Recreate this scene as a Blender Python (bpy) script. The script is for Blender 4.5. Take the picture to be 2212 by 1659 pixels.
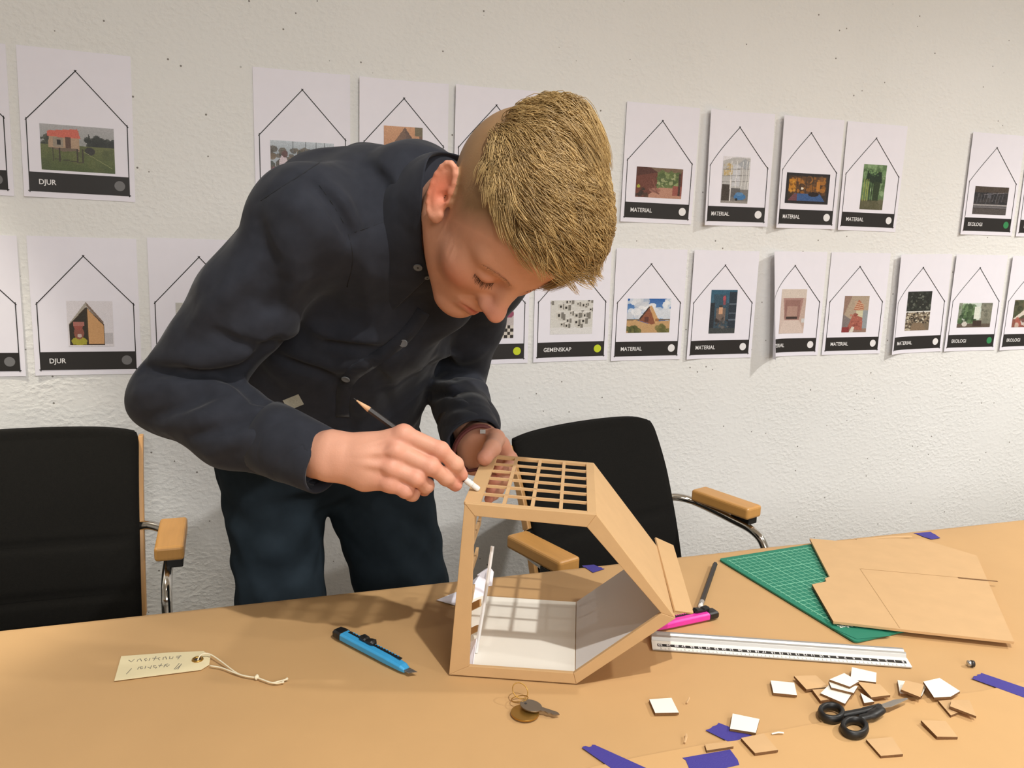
import bpy, bmesh, math, random
import numpy as np
from mathutils import Vector, Matrix
random.seed(7); RNG = np.random.default_rng(7)
for o in list(bpy.data.objects): bpy.data.objects.remove(o)
SC = bpy.context.scene
COL = SC.collection

# ------------------------------------------------------------------ camera
FPX = 1794.0                                   # focal length in pixels of a 2212 x 1659 frame
CAM = np.array([0.0, -1.991, 1.256])
def _axes(yaw, pitch, roll):
    yaw, pitch, roll = [math.radians(a) for a in (yaw, pitch, roll)]
    f = np.array([-math.sin(yaw) * math.cos(pitch), math.cos(yaw) * math.cos(pitch), -math.sin(pitch)])
    r = np.array([math.cos(yaw), math.sin(yaw), 0.0]); u = np.cross(r, f)
    return r * math.cos(roll) + u * math.sin(roll), -r * math.sin(roll) + u * math.cos(roll), f
CR, CU, CF = _axes(-18.67, 10.94, 1.83)
cd = bpy.data.cameras.new('camera'); cam = bpy.data.objects.new('camera', cd); COL.objects.link(cam)
cam.matrix_world = Matrix(((CR[0], CU[0], -CF[0], CAM[0]), (CR[1], CU[1], -CF[1], CAM[1]), (CR[2], CU[2], -CF[2], CAM[2]), (0, 0, 0, 1)))
cd.sensor_width = 36.0; cd.lens = 36.0 * FPX / 2212.0; cd.clip_start = 0.02
SC.camera = cam
# a photographed point turned into a place: on a level plane at height z, or on an upright plane at distance y
def ray(x, y): return CF + CR * ((x - 1106.0) / FPX) - CU * ((y - 829.5) / FPX)
def on_z(x, y, z): v = ray(x, y); return CAM + v * ((z - CAM[2]) / v[2])
def on_y(x, y, Y): v = ray(x, y); return CAM + v * ((Y - CAM[1]) / v[1])
def at_d(x, y, d): return CAM + ray(x, y) * d

# ------------------------------------------------------------------ world, lamps, exposure
W = bpy.data.worlds.new('world'); SC.world = W; W.use_nodes = True
W.node_tree.nodes['Background'].inputs[0].default_value = (1.0, 0.93, 0.84, 1); W.node_tree.nodes['Background'].inputs[1].default_value = 0.0
def spot(name, loc, power, ang=120, blend=1.0, rad=0.06, col=(1.0, 0.86, 0.68), aim=None):
    l = bpy.data.lights.new(name, 'SPOT'); l.energy = power; l.spot_size = math.radians(ang); l.spot_blend = blend
    l.shadow_soft_size = rad; l.color = col
    o = bpy.data.objects.new(name, l); COL.objects.link(o); o.location = loc
    d = Vector(aim if aim else (loc[0], loc[1], 0)) - Vector(loc)
    o.rotation_euler = d.to_track_quat('-Z', 'Y').to_euler()
    return o
def area(name, loc, power, sx, sy, col, aim):
    l = bpy.data.lights.new(name, 'AREA'); l.shape = 'RECTANGLE'; l.size = sx; l.size_y = sy; l.energy = power; l.color = col
    o = bpy.data.objects.new(name, l); COL.objects.link(o); o.location = loc
    o.rotation_euler = (Vector(aim) - Vector(loc)).to_track_quat('-Z', 'Y').to_euler()
    return o
WARM = (1.0, 0.98, 0.95)
spot('overhead_spot', (-0.20, -1.95, 2.70), 10, 150, 1.0, 0.020, WARM)
spot('overhead_spot', (0.48, -2.15, 2.70), 126, 150, 1.0, 0.022, WARM)
spot('overhead_spot', (1.05, -2.00, 2.70), 18, 150, 1.0, 0.025, WARM)
spot('overhead_spot', (2.60, -1.70, 2.70), 214, 150, 1.0, 0.05, (1.0, 0.975, 0.93))
spot('overhead_spot', (3.00, -1.00, 2.70), 86, 100, 0.8, 0.06, (1.0, 0.96, 0.88))
spot('overhead_spot', (-0.90, -0.45, 2.70), 142, 49, 0.3, 0.05, (1.0, 0.93, 0.78))  # added narrow spot, brightens the lower left wall and spares the table
area('wall_fill', (0.6, -4.9, 2.30), 68, 2.4, 1.0, (1.0, 0.985, 0.96), (0.6, 0.0, 1.3))  # added soft fill aimed at the back wall, no real fixture
SC.view_settings.view_transform = 'Standard'; SC.view_settings.look = 'None'
SC.view_settings.gamma = 1.0; SC.view_settings.use_curve_mapping = False
SC.view_settings.exposure = 0.0

# ------------------------------------------------------------------ helpers
def lin(h):
    if isinstance(h, str): c = [int(h[i:i + 2], 16) / 255 for i in (0, 2, 4)]
    else: c = [v / 255 for v in h]
    return tuple((v / 12.92 if v <= 0.04045 else ((v + 0.055) / 1.055) ** 2.4) for v in c)
MATS = {}
def mat(name, col, rough=0.6, metal=0.0, bdist=0.002, bdistort=0.0, var=0.0, vscale=20.0, bump=0.0, bscale=200.0, spec=0.5, vstretch=None, sss=0.0, attr=None, sheen=0.0):
    m = bpy.data.materials.new(name); m.use_nodes = True
    nt = m.node_tree; N = nt.nodes; L = nt.links; b = N['Principled BSDF']
    c = lin(col)
    b.inputs['Base Color'].default_value = (*c, 1); b.inputs['Roughness'].default_value = rough
    b.inputs['Metallic'].default_value = metal; b.inputs['Specular IOR Level'].default_value = spec
    if sheen: b.inputs['Sheen Weight'].default_value = sheen; b.inputs['Sheen Roughness'].default_value = 0.4
    if sss:
        b.inputs['Subsurface Weight'].default_value = sss; b.inputs['Subsurface Radius'].default_value = (0.010, 0.004, 0.002)
        b.inputs['Subsurface Scale'].default_value = 1.0
    tc = N.new('ShaderNodeTexCoord'); mp = N.new('ShaderNodeMapping'); L.new(tc.outputs['Object'], mp.inputs[0])
    if vstretch: mp.inputs['Scale'].default_value = vstretch
    src = None
    if attr:
        a = N.new('ShaderNodeAttribute'); a.attribute_name = attr; src = a.outputs['Color']; L.new(src, b.inputs['Base Color'])
    if var:
        nz = N.new('ShaderNodeTexNoise'); nz.inputs['Scale'].default_value = vscale; nz.inputs['Detail'].default_value = 4
        L.new(mp.outputs[0], nz.inputs['Vector'])
        mr = N.new('ShaderNodeMapRange'); mr.inputs[1].default_value = 0.25; mr.inputs[2].default_value = 0.75
        mr.inputs[3].default_value = 1 - var; mr.inputs[4].default_value = 1 + var; L.new(nz.outputs[0], mr.inputs[0])
        mx = N.new('ShaderNodeMix'); mx.data_type = 'RGBA'; mx.blend_type = 'MULTIPLY'; mx.inputs[0].default_value = 1
        if src: L.new(src, mx.inputs[6])
        else: mx.inputs[6].default_value = (*c, 1)
        L.new(mr.outputs[0], mx.inputs[7]); L.new(mx.outputs[2], b.inputs['Base Color'])
    if bump:
        n2 = N.new('ShaderNodeTexNoise'); n2.inputs['Scale'].default_value = bscale; n2.inputs['Detail'].default_value = 3 if bdist <= .002 else 1.5
        L.new(mp.outputs[0], n2.inputs['Vector'])
        bp = N.new('ShaderNodeBump'); bp.inputs['Strength'].default_value = bump; bp.inputs['Distance'].default_value = bdist; n2.inputs['Distortion'].default_value = bdistort
        L.new(n2.outputs[0], bp.inputs['Height']); L.new(bp.outputs[0], b.inputs['Normal'])
    MATS[name] = m
    return m
def tag(o, label=None, cat=None, group=None, kind=None):
    if label: o['label'] = label
    if cat: o['category'] = cat
    if group: o['group'] = group
    if kind: o['kind'] = kind
    return o
def link(name, me, m, parent=None, smooth=False):
    if m is not None:
        for mm in (m if isinstance(m, (list, tuple)) else [m]): me.materials.append(mm)
    if smooth:
        for p in me.polygons: p.use_smooth = True
    o = bpy.data.objects.new(name, me); COL.objects.link(o)
    if parent is not None: o.parent = parent
    return o
def empty(name, loc=(0, 0, 0), rz=0.0):
    o = bpy.data.objects.new(name, None); COL.objects.link(o); o.location = loc; o.rotation_euler = (0, 0, rz); o.empty_display_size = 0.05
    return o
class MB:
    """collects shapes into one mesh"""
    def __init__(s): s.v = []; s.f = []; s.mi = []
    def add(s, vs, fs, mi=0):
        b = len(s.v); s.v += [tuple(float(q) for q in p) for p in vs]; s.f += [tuple(i + b for i in f) for f in fs]; s.mi += [mi] * len(fs)
    def box(s, c, size, R=None, mi=0):
        h = np.array(size) / 2
        vs = [np.array([x, y, z]) * h for x in (-1, 1) for y in (-1, 1) for z in (-1, 1)]
        if R is not None: vs = [np.array(R) @ v for v in vs]
        s.add([v + np.array(c) for v in vs], [(0, 1, 3, 2), (4, 6, 7, 5), (0, 4, 5, 1), (2, 3, 7, 6), (0, 2, 6, 4), (1, 5, 7, 3)], mi)
    def slab(s, poly, up, mi=0):
        """a 3D polygon thickened by the vector up"""
        n = len(poly); up = np.array(up); a = [np.array(p) for p in poly]
        s.add(a + [p + up for p in a], [tuple(range(n))[::-1], tuple(range(n, 2 * n))] + [(i, (i + 1) % n, n + (i + 1) % n, n + i) for i in range(n)], mi)
    def tube(s, pts, r, seg=10, cap=True, mi=0, flat=None):
        pts = [np.array(p, float) for p in pts]; n = len(pts)
        rs = r if hasattr(r, '__len__') else [r] * n
        t0 = pts[1] - pts[0]; ref = np.array([0, 0, 1.0]) if abs(t0[2]) < 0.9 * np.linalg.norm(t0) else np.array([1.0, 0, 0])
        vs = []; u = None
        for i in range(n):
            t = pts[min(i + 1, n - 1)] - pts[max(i - 1, 0)]; t /= np.linalg.norm(t) + 1e-12
            if u is None: u = np.cross(t, ref)
            u = u - t * (u @ t); u /= np.linalg.norm(u) + 1e-12; w = np.cross(t, u)
            for k in range(seg):
                a = 2 * math.pi * k / seg; vs.append(pts[i] + (u * math.cos(a) + w * math.sin(a) * (flat or 1)) * rs[i])
        fs = [(i * seg + k, i * seg + (k + 1) % seg, (i + 1) * seg + (k + 1) % seg, (i + 1) * seg + k) for i in range(n - 1) for k in range(seg)]
        if cap: fs += [tuple(range(seg))[::-1], tuple(range((n - 1) * seg, n * seg))]
        s.add(vs, fs, mi)
    def ring(s, c, ax, R, r, n=24, seg=8, sy=1.0, ux=None, mi=0):
        ax = np.array(ax, float); ax /= np.linalg.norm(ax); ux = np.array(ux if ux is not None else ((1, 0, 0) if abs(ax[0]) < .9 else (0, 1, 0)), float)
        ux -= ax * (ux @ ax); ux /= np.linalg.norm(ux); uy = np.cross(ax, ux); vs = []
        for i in range(n):
            a = 2 * math.pi * i / n; d = ux * math.cos(a) + uy * math.sin(a) * sy; dn = d / np.linalg.norm(d); cc = np.array(c) + d * R
            for k in range(seg):
                b = 2 * math.pi * k / seg; vs.append(cc + dn * (r * math.cos(b)) + ax * (r * math.sin(b)))
        s.add(vs, [(i * seg + k, ((i + 1) % n) * seg + k, ((i + 1) % n) * seg + (k + 1) % seg, i * seg + (k + 1) % seg) for i in range(n) for k in range(seg)], mi)
    def build(s, name, m, parent=None, smooth=False, bevel=0.0, bseg=2):
        me = bpy.data.meshes.new(name); me.from_pydata(s.v, [], s.f); me.update()
        bm = bmesh.new(); bm.from_mesh(me); bmesh.ops.recalc_face_normals(bm, faces=bm.faces); bm.to_mesh(me); bm.free()
        if any(s.mi): me.polygons.foreach_set('material_index', np.array(s.mi, dtype=np.int32))
        o = link(name, me, m, parent, smooth)
        if bevel:
            b = o.modifiers.new('edge_rounding', 'BEVEL'); b.width = bevel; b.segments = bseg; b.limit_method = 'ANGLE'; b.angle_limit = math.radians(40)
            b.harden_normals = False
        return o
def rebase(o, loc):
    """move the object's origin to loc without moving its mesh"""
    o.data.transform(Matrix.Translation(-Vector(loc))); o.location = loc
    return o
def catmull(pts, n=8):
    P = [np.array(p, float) for p in pts]; P = [2 * P[0] - P[1]] + P + [2 * P[-1] - P[-2]]; out = []
    for i in range(1, len(P) - 2):
        for k in range(n):
            t = k / n; a, b, c, d = P[i - 1], P[i], P[i + 1], P[i + 2]
            out.append(0.5 * ((2 * b) + (c - a) * t + (2 * a - 5 * b + 4 * c - d) * t * t + (3 * b - a - 3 * c + d) * t ** 3))
    return out + [P[-2]]
def text_mesh(txt, size, bold=0.0):
    c = bpy.data.curves.new('lettering', 'FONT'); c.body = txt; c.size = size; c.offset = bold; c.resolution_u = 3
    o = bpy.data.objects.new('lettering', c); COL.objects.link(o)
    dg = bpy.context.evaluated_depsgraph_get(); me = bpy.data.meshes.new_from_object(o.evaluated_get(dg))
    bpy.data.objects.remove(o); bpy.data.curves.remove(c)
    v = np.zeros(len(me.vertices) * 3); me.vertices.foreach_get('co', v); v = v.reshape(-1, 3)
    fs = [tuple(p.vertices) for p in me.polygons]; bpy.data.meshes.remove(me)
    return v[:, :2], fs

# ------------------------------------------------------------------ materials
M_wall = None
mat('sheet_paper', (241, 238, 247), 0.75, var=0.012, vscale=30)
mat('print_black', (36, 33, 32), 0.55)
mat('print_white', (238, 236, 236), 0.6)
mat('print_grey', (118, 117, 118), 0.6)
mat('print_yellow', (205, 218, 40), 0.6)
mat('print_green', (52, 140, 84), 0.6)
mat('photo_print', (128, 128, 128), 0.45, attr='col')
mat('kraft', (196, 157, 108), 0.62, var=0.035, vscale=9, bump=0.10, bscale=60, spec=0.35)
mat('kraft_pale', (202, 162, 111), 0.62, var=0.03, vscale=11, bump=0.10, bscale=60, spec=0.35)
mat('table_wood', (176, 132, 84), 0.5, var=0.1, vscale=12, vstretch=(1, 8, 1))
mat('board', (200, 163, 116), 0.8, var=0.03, vscale=40, bump=0.05, bscale=300)
mat('board_edge', (118, 84, 50), 0.9, var=0.25, vscale=900)
mat('board_dark', (203, 166, 120), 0.8, var=0.04, vscale=30)
mat('white_card', (238, 234, 222), 0.7, var=0.01, vscale=30)
mat('grey_card', (226, 224, 222), 0.7)
mat('black_fabric', (24, 23, 21), 0.95, var=0.15, vscale=300, bump=0.3, bscale=900, spec=0.15)
mat('beech', (206, 156, 98), 0.42, var=0.06, vscale=14, vstretch=(9, 1, 1))
mat('beech_gold', (206, 152, 84), 0.36, var=0.06, vscale=14, vstretch=(9, 1, 1))
mat('chrome', (215, 212, 206), 0.12, 1.0)
mat('black_plastic', (26, 25, 24), 0.45)
mat('blue_plastic', (62, 160, 214), 0.4)
mat('pink_plastic', (226, 58, 164), 0.4)
mat('steel', (176, 170, 162), 0.36, 0.8)
mat('key_steel', (150, 138, 122), 0.38, 0.9)
mat('brass', (178, 138, 68), 0.34, 0.85)
mat('aluminium', (186, 184, 180), 0.42, 0.7)
mat('ruler_white', (236, 234, 224), 0.5)
mat('mat_green', (32, 122, 96), 0.7, var=0.03, vscale=60)
mat('mat_line', (126, 192, 160), 0.7)
mat('mat_mark', (214, 226, 214), 0.7)
mat('mat_edge', (150, 168, 128), 0.8)
mat('blue_tape', (64, 56, 142), 0.7, bump=0.25, bscale=700)
mat('pencil_black', (42, 38, 36), 0.4)
mat('pencil_wood', (222, 178, 136), 0.7)
mat('graphite', (52, 50, 50), 0.4)
mat('eraser', (226, 224, 218), 0.8)
mat('ferrule', (196, 194, 190), 0.3, 0.8)
mat('tag_card', (232, 218, 176), 0.7, var=0.015, vscale=40)
mat('string', (232, 220, 190), 0.9)
mat('ink', (128, 122, 110), 0.7)
mat('shirt_cloth', (47, 49, 56), 0.92, var=0.13, vscale=55, bump=0.55, bscale=15, bdist=0.014, bdistort=0.35, spec=0.12, sheen=0.10)
mat('shirt_thread', (30, 31, 36), 0.95)
mat('button', (112, 116, 120), 0.4)
mat('button_dark', (40, 42, 46), 0.5)
mat('denim', (36, 45, 52), 0.95, var=0.30, vscale=18, bump=0.45, bscale=20, bdist=0.009, bdistort=0.3, spec=0.12)
mat('denim_thread', (70, 66, 58), 0.95)
mat('label_cloth', (168, 172, 164), 0.85, var=0.18, vscale=350)
mat('skin', (206, 150, 126), 0.52, var=0.035, vscale=70, bump=0.10, bscale=500, spec=0.35, sss=0.12, attr='col')
mat('hair_base', (128, 98, 58), 0.75, var=0.25, vscale=60, vstretch=(1, 1, 1))
mat('hair_strand', (176, 142, 88), 0.45, attr='col', spec=0.4)
mat('brow_hair', (166, 118, 80), 0.8)
mat('lash_hair', (74, 48, 34), 0.8)
mat('bracelet_red', (92, 42, 40), 0.7)
mat('silver', (214, 212, 210), 0.2, 0.9)
mat('leather', (40, 34, 30), 0.5)
mat('floor_lino', (112, 104, 94), 0.5, var=0.06, vscale=6)
mat('ceiling_paint', (222, 216, 206), 0.9)

# ------------------------------------------------------------------ room
def wall_material():
    m = bpy.data.materials.new('rough_white_wall'); m.use_nodes = True; nt = m.node_tree; N = nt.nodes; L = nt.links; b = N['Principled BSDF']
    b.inputs['Roughness'].default_value = 0.85; b.inputs['Specular IOR Level'].default_value = 0.25
    tc = N.new('ShaderNodeTexCoord')
    def noise(scale, detail=3, stretch=None):
        n = N.new('ShaderNodeTexNoise'); n.inputs['Scale'].default_value = scale; n.inputs['Detail'].default_value = detail
        mp = N.new('ShaderNodeMapping'); L.new(tc.outputs['Object'], mp.inputs[0])
        if stretch: mp.inputs['Scale'].default_value = stretch
        L.new(mp.outputs[0], n.inputs['Vector']); return n.outputs[0]
    def rng(src, a, b_, c, d):
        r = N.new('ShaderNodeMapRange'); r.inputs[1].default_value = a; r.inputs[2].default_value = b_; r.inputs[3].default_value = c; r.inputs[4].default_value = d
        L.new(src, r.inputs[0]); return r.outputs[0]
    def math_(op, a, b_):
        q = N.new('ShaderNodeMath'); q.operation = op
        for i, s in enumerate((a, b_)):
            if isinstance(s, (int, float)): q.inputs[i].default_value = s
            else: L.new(s, q.inputs[i])
        return q.outputs[0]
    # pinholes: rare small pits in the cast surface
    def pits(scale, rad, keep):
        vo = N.new('ShaderNodeTexVoronoi'); vo.inputs['Scale'].default_value = scale; L.new(tc.outputs['Object'], vo.inputs['Vector'])
        sp = N.new('ShaderNodeSeparateColor'); L.new(vo.outputs['Color'], sp.inputs[0])
        size = math_('MULTIPLY', sp.outputs[1], rad); d = math_('SUBTRACT', size, vo.outputs['Distance'])
        hole = rng(d, 0.0, 0.02, 0, 1); k = rng(sp.outputs[0], keep, keep + 0.01, 1, 0)
        return math_('MULTIPLY', hole, k)
    p = math_('MAXIMUM', pits(17, 0.060, 0.26), pits(42, 0.11, 0.20))
    mr = N.new('ShaderNodeMix'); mr.data_type = 'RGBA'; mr.inputs[6].default_value = (.83,.825,.80, 1); mr.inputs[7].default_value = (.86,.855,.835, 1)
    L.new(rng(noise(2.2, 4), .3, .7, 0, 1), mr.inputs[0])
    mp_ = N.new('ShaderNodeMix'); mp_.data_type = 'RGBA'; mp_.inputs[7].default_value = (*lin((112, 104, 96)), 1)
    L.new(mr.outputs[2], mp_.inputs[6]); L.new(math_('MULTIPLY', p, 0.85), mp_.inputs[0]); L.new(mp_.outputs[2], b.inputs['Base Color'])
    big = rng(noise(7, 2), .35, .65, 0, 1)
    lumps = math_('MULTIPLY', rng(noise(85, 4, (1, 1, 1.35)), .42, .75, 0, 1), math_('ADD', math_('MULTIPLY', big, 0.6), 0.35))
    hgt = math_('SUBTRACT', math_('ADD', lumps, math_('MULTIPLY', noise(28, 3), 0.5)), math_('MULTIPLY', p, 1.2))
    bp = N.new('ShaderNodeBump'); bp.inputs['Strength'].default_value = 0.34; bp.inputs['Distance'].default_value = 0.004
    L.new(hgt, bp.inputs['Height']); L.new(bp.outputs[0], b.inputs['Normal'])
    return m
M_wall = wall_material()
def room_box(name, c, size, m):
    b = MB(); b.box((0, 0, 0), size); o = b.build(name, m); o.location = c; return tag(o, kind='structure')
room_box('wall_back', (0.5, 0.05, 1.40), (9.0, 0.10, 2.80), M_wall)
room_box('wall_left', (-3.45, -2.9, 1.40), (0.10, 5.8, 2.80), M_wall)
room_box('wall_right', (4.95, -2.9, 1.40), (0.10, 5.8, 2.80), M_wall)
room_box('wall_front', (0.5, -5.85, 1.40), (9.0, 0.10, 2.80), M_wall)
room_box('floor', (0.5, -2.9, -0.05), (9.0, 6.0, 0.10), MATS['floor_lino'])
room_box('ceiling', (0.5, -2.9, 2.85), (9.0, 6.0, 0.10), MATS['ceiling_paint'])

# ------------------------------------------------------------------ printed sheets on the wall
class Pic:
    """a small printed photograph: a raster of colours, origin bottom left, both axes 0..1"""
    def __init__(s, w, h, bg=(200, 200, 200)):
        s.w, s.h = w, h; y, x = np.mgrid[0:h, 0:w]; s.x = (x + .5) / w; s.y = (y + .5) / h
        s.a = np.ones((h, w, 3)) * np.array(bg, float)
    def put(s, m, c, al=1.0):
        s.a[m] = s.a[m] * (1 - al) + np.array(c, float) * al; return s
    def rect(s, x0, y0, x1, y1, c, al=1.0): return s.put((s.x >= x0) & (s.x < x1) & (s.y >= y0) & (s.y < y1), c, al)
    def poly(s, pts, c, al=1.0):
        m = np.zeros_like(s.x, bool); n = len(pts)
        for i in range(n):
            (x0, y0), (x1, y1) = pts[i], pts[(i + 1) % n]
            if y0 == y1: continue
            m ^= ((s.y > min(y0, y1)) & (s.y <= max(y0, y1)) & (s.x < x0 + (s.y - y0) * (x1 - x0) / (y1 - y0)))
        return s.put(m, c, al)
    def disc(s, cx, cy, rx, ry, c, al=1.0): return s.put(((s.x - cx) / rx) ** 2 + ((s.y - cy) / ry) ** 2 < 1, c, al)
    def line(s, x0, y0, x1, y1, w, c, al=1.0):
        dx, dy = x1 - x0, y1 - y0; t = np.clip(((s.x - x0) * dx + (s.y - y0) * dy) / (dx * dx + dy * dy + 1e-9), 0, 1)
        return s.put(np.hypot(s.x - x0 - t * dx, s.y - y0 - t * dy) < w, c, al)
    def grad(s, y0, c0, y1, c1, x0=0, x1=1):
        m = (s.y >= y0) & (s.y < y1) & (s.x >= x0) & (s.x < x1); t = ((s.y - y0) / (y1 - y0))[m][:, None]
        s.a[m] = np.array(c0) * (1 - t) + np.array(c1) * t; return s
    def blobs(s, n, x0, y0, x1, y1, r, cols, seed=1, al=0.8):
        g = np.random.default_rng(seed)
        for _ in range(n):
            q = r * g.uniform(.4, 1.2); s.disc(g.uniform(x0, x1), g.uniform(y0, y1), q, q * s.w / s.h * g.uniform(.6, 1.2), cols[g.integers(len(cols))], al)
        return s
    def grain(s, amt=10, seed=3):
        s.a += np.random.default_rng(seed).normal(0, amt, (s.h, s.w, 1)); s.a = s.a.clip(4, 250); return s

SHEET_W, SHEET_H, HOUSE_W, SHOULDER, PEAK, BAND = 0.210, 0.297, 0.094, 0.1429, 0.2447, 0.0385
BASE_Z = 0.0125                                 # house base above the sheet's bottom edge
class Sheet:
    def __init__(s, x, z, rot, curl=(0.0, 0.0), reach=0.09, rcurl=(0.0, 0.0), rreach=0.06, gap=0.0015):
        s.x, s.z, s.rot, s.curl, s.reach, s.rcurl, s.rreach, s.gap = x, z + CAM[2], rot, curl, reach, rcurl, rreach, gap
    def at(s, u, v, lift=0.0):
        """(u, v): metres from the middle of the drawn house's base -> world"""
        u = np.asarray(u, float); v = np.asarray(v, float)
        h = np.clip((v + BASE_Z) / SHEET_H, 0, 1)
        px = u.copy(); py = np.zeros_like(u); nx = np.zeros_like(u); ny = np.ones_like(u)
        for sgn, (c0, c1), S in ((-1, s.curl, s.reach), (1, s.rcurl, s.rreach)):
            if c0 == 0 and c1 == 0: continue
            th = c0 + (c1 - c0) * h                         # edge angle, bottom to top
            d = sgn * u - (SHEET_W / 2 - S)                # distance into the curling strip
            m = d > 0
            k = 16; ts = (np.arange(k) + .5) / k
            dd = np.where(m, d, 0)
            ang = th[..., None] * (dd[..., None] * ts / S) ** 1.6
            cx = (np.cos(ang).mean(-1)) * dd; sy = (np.sin(ang).mean(-1)) * dd
            px = np.where(m, sgn * ((SHEET_W / 2 - S) + cx), px); py = np.where(m, sy, py)
            ae = th * (dd / S) ** 1.6
            nx = np.where(m, sgn * -np.sin(ae), nx); ny = np.where(m, np.cos(ae), ny)
        off = py + s.gap + lift * ny; px = px + lift * nx
        c, sn = math.cos(s.rot), math.sin(s.rot)
        return np.stack([s.x + px * c - v * sn, -off, s.z + px * sn + v * c], -1)
def grid_mesh(S, us, vs, lift):
    U, V = np.meshgrid(us, vs); P = S.at(U, V, lift).reshape(-1, 3); n = len(us)
    fs = [(j * n + i, j * n + i + 1, (j + 1) * n + i + 1, (j + 1) * n + i) for j in range(len(vs) - 1) for i in range(n - 1)]
    return P, fs
def raw_mesh(name, P, fs, m, parent=None, smooth=True):
    me = bpy.data.meshes.new(name); me.from_pydata([tuple(p) for p in P], [], fs); me.update()
    return link(name, me, m, parent, smooth)
def poster(S, caption, dot, pic, rect, label, group):
    us = np.linspace(-SHEET_W / 2, SHEET_W / 2, 31); vs = np.linspace(-BASE_Z, SHEET_H - BASE_Z, 13)
    P, fs = grid_mesh(S, us, vs, 0.0); P2, _ = grid_mesh(S, us, vs, -0.0004); n = len(P)
    rim = list(range(31)) + [31 * j + 30 for j in range(1, 13)] + [31 * 12 + i for i in range(29, -1, -1)] + [31 * j for j in range(11, 0, -1)]
    R_ = len(rim); fs = fs + [tuple(i + n for i in f[::-1]) for f in fs] + [(2 * n + (i + 1) % R_, 2 * n + i, 2 * n + R_ + i, 2 * n + R_ + (i + 1) % R_) for i in range(R_)]
    sheet = raw_mesh('printed_sheet', np.vstack([P, P2, P[rim], P2[rim]]), fs, MATS['sheet_paper'])
    rebase(sheet, tuple(S.at(0.0, SHEET_H / 2)))
    off = -Vector(sheet.location)
    tag(sheet, label, 'printed sheet', group)
    def child(name, P, fs, m, smooth=True):
        o = raw_mesh(name, P, fs, m, sheet, smooth); o.data.transform(Matrix.Translation(off)); return o
    # the drawn house
    lines = [((-HOUSE_W, 0), (-HOUSE_W, SHOULDER)), ((HOUSE_W, 0), (HOUSE_W, SHOULDER)), ((-HOUSE_W, SHOULDER), (0, PEAK)), ((HOUSE_W, SHOULDER), (0, PEAK)), ((-HOUSE_W, 0), (HOUSE_W, 0))]
    V, F = [], []
    for a, b in lines:
        a = np.array(a); b = np.array(b); d = (b - a) / np.linalg.norm(b - a); q = np.array([-d[1], d[0]]) * 0.00095
        a = a - d * 0.003; b = b + d * 0.003; k = 18; b0 = len(V)
        for t in np.linspace(0, 1, k):
            p = a + (b - a) * t; V += [p - q, p + q]
        F += [(b0 + 2 * i, b0 + 2 * i + 2, b0 + 2 * i + 3, b0 + 2 * i + 1) for i in range(k - 1)]
    V = np.array(V); child('house_outline', S.at(V[:, 0], V[:, 1], 0.0006), F, MATS['print_black'])
    P, fs = grid_mesh(S, np.linspace(-HOUSE_W, HOUSE_W, 25), np.linspace(0, BAND, 3), 0.0004)
    child('title_band', P, fs, MATS['print_black'])
    if caption:
        v, f = text_mesh(caption, 0.0148, 0.00022)
        v = v * np.array([0.94, 1.0]); v[:, 0] -= v[:, 0].min() + 0.0765; v[:, 1] += BAND / 2 - 0.0052
        child('caption', S.at(v[:, 0], v[:, 1], 0.0008), f, MATS['print_white'])
    if dot:
        a = np.linspace(0, 2 * math.pi, 28, endpoint=False); du = 0.0757 + 0.0104 * np.cos(a); dv = BAND * .5 + 0.0104 * np.sin(a)
        child('dot', S.at(du, dv, 0.0008), [tuple(range(28))], MATS[dot])
    if pic is not None:
        x0, z0, x1, z1 = rect
        P, fs = grid_mesh(S, np.linspace(x0, x1, pic.w + 1), np.linspace(z0, z1, pic.h + 1), 0.0005)
        o = child('picture', P, fs, MATS['photo_print'], False)
        ca = o.data.color_attributes.new('col', 'FLOAT_COLOR', 'CORNER')
        c = pic.a.reshape(-1, 3).clip(0, 255) / 255; c = np.where(c <= 0.04045, c / 12.92, ((c + 0.055) / 1.055) ** 2.4)
        c = np.concatenate([c, np.ones((len(c), 1))], 1); ca.data.foreach_set('color', np.repeat(c, 4, 0).astype(np.float32).ravel())
    return sheet

def pic_stilt_hut():
    p = Pic(96, 62, (186, 184, 184)); p.grad(.55, (150, 152, 150), 1, (176, 174, 176)); p.blobs(26, .0, .52, .3, .72, .06, [(46, 52, 40), (60, 64, 50)], 2); p.blobs(40, .62, .55, 1.0, .72, .05, [(44, 48, 42), (34, 38, 34)], 4)
    p.poly([(.63, .55), (.655, .9), (.68, .55)], (44, 48, 42)); p.rect(0, 0, 1, .56, (92, 102, 56)); p.grad(0, (74, 88, 44), .56, (104, 108, 64)); p.blobs(30, 0, .02, 1, .5, .07, [(86, 98, 50), (70, 80, 44), (110, 112, 66)], 6, .35)
    p.poly([(.1, .5), (.12, .86), (.52, .9), (.52, .44)], (176, 148, 122)); p.poly([(.09, .74), (.1, .86), (.5, .93), (.54, .72)], (206, 104, 86)); p.rect(.17, .52, .3, .72, (150, 138, 122)); p.rect(.22, .57, .27, .68, (34, 28, 26)); p.rect(.33, .46, .41, .74, (92, 66, 54))
    p.poly([(.1, .5), (.3, .42), (.52, .46), (.5, .5)], (112, 96, 80))
    for x in (.16, .25, .49, .56): p.line(x, .5, x, .2, .008, (60, 52, 42))
    p.line(.16, .26, .56, .2, .007, (60, 52, 42)); p.disc(.66, .46, .07, .09, (48, 46, 42)); p.line(.58, .44, .95, .12, .006, (134, 138, 88)); return p.grain(5)
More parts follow.
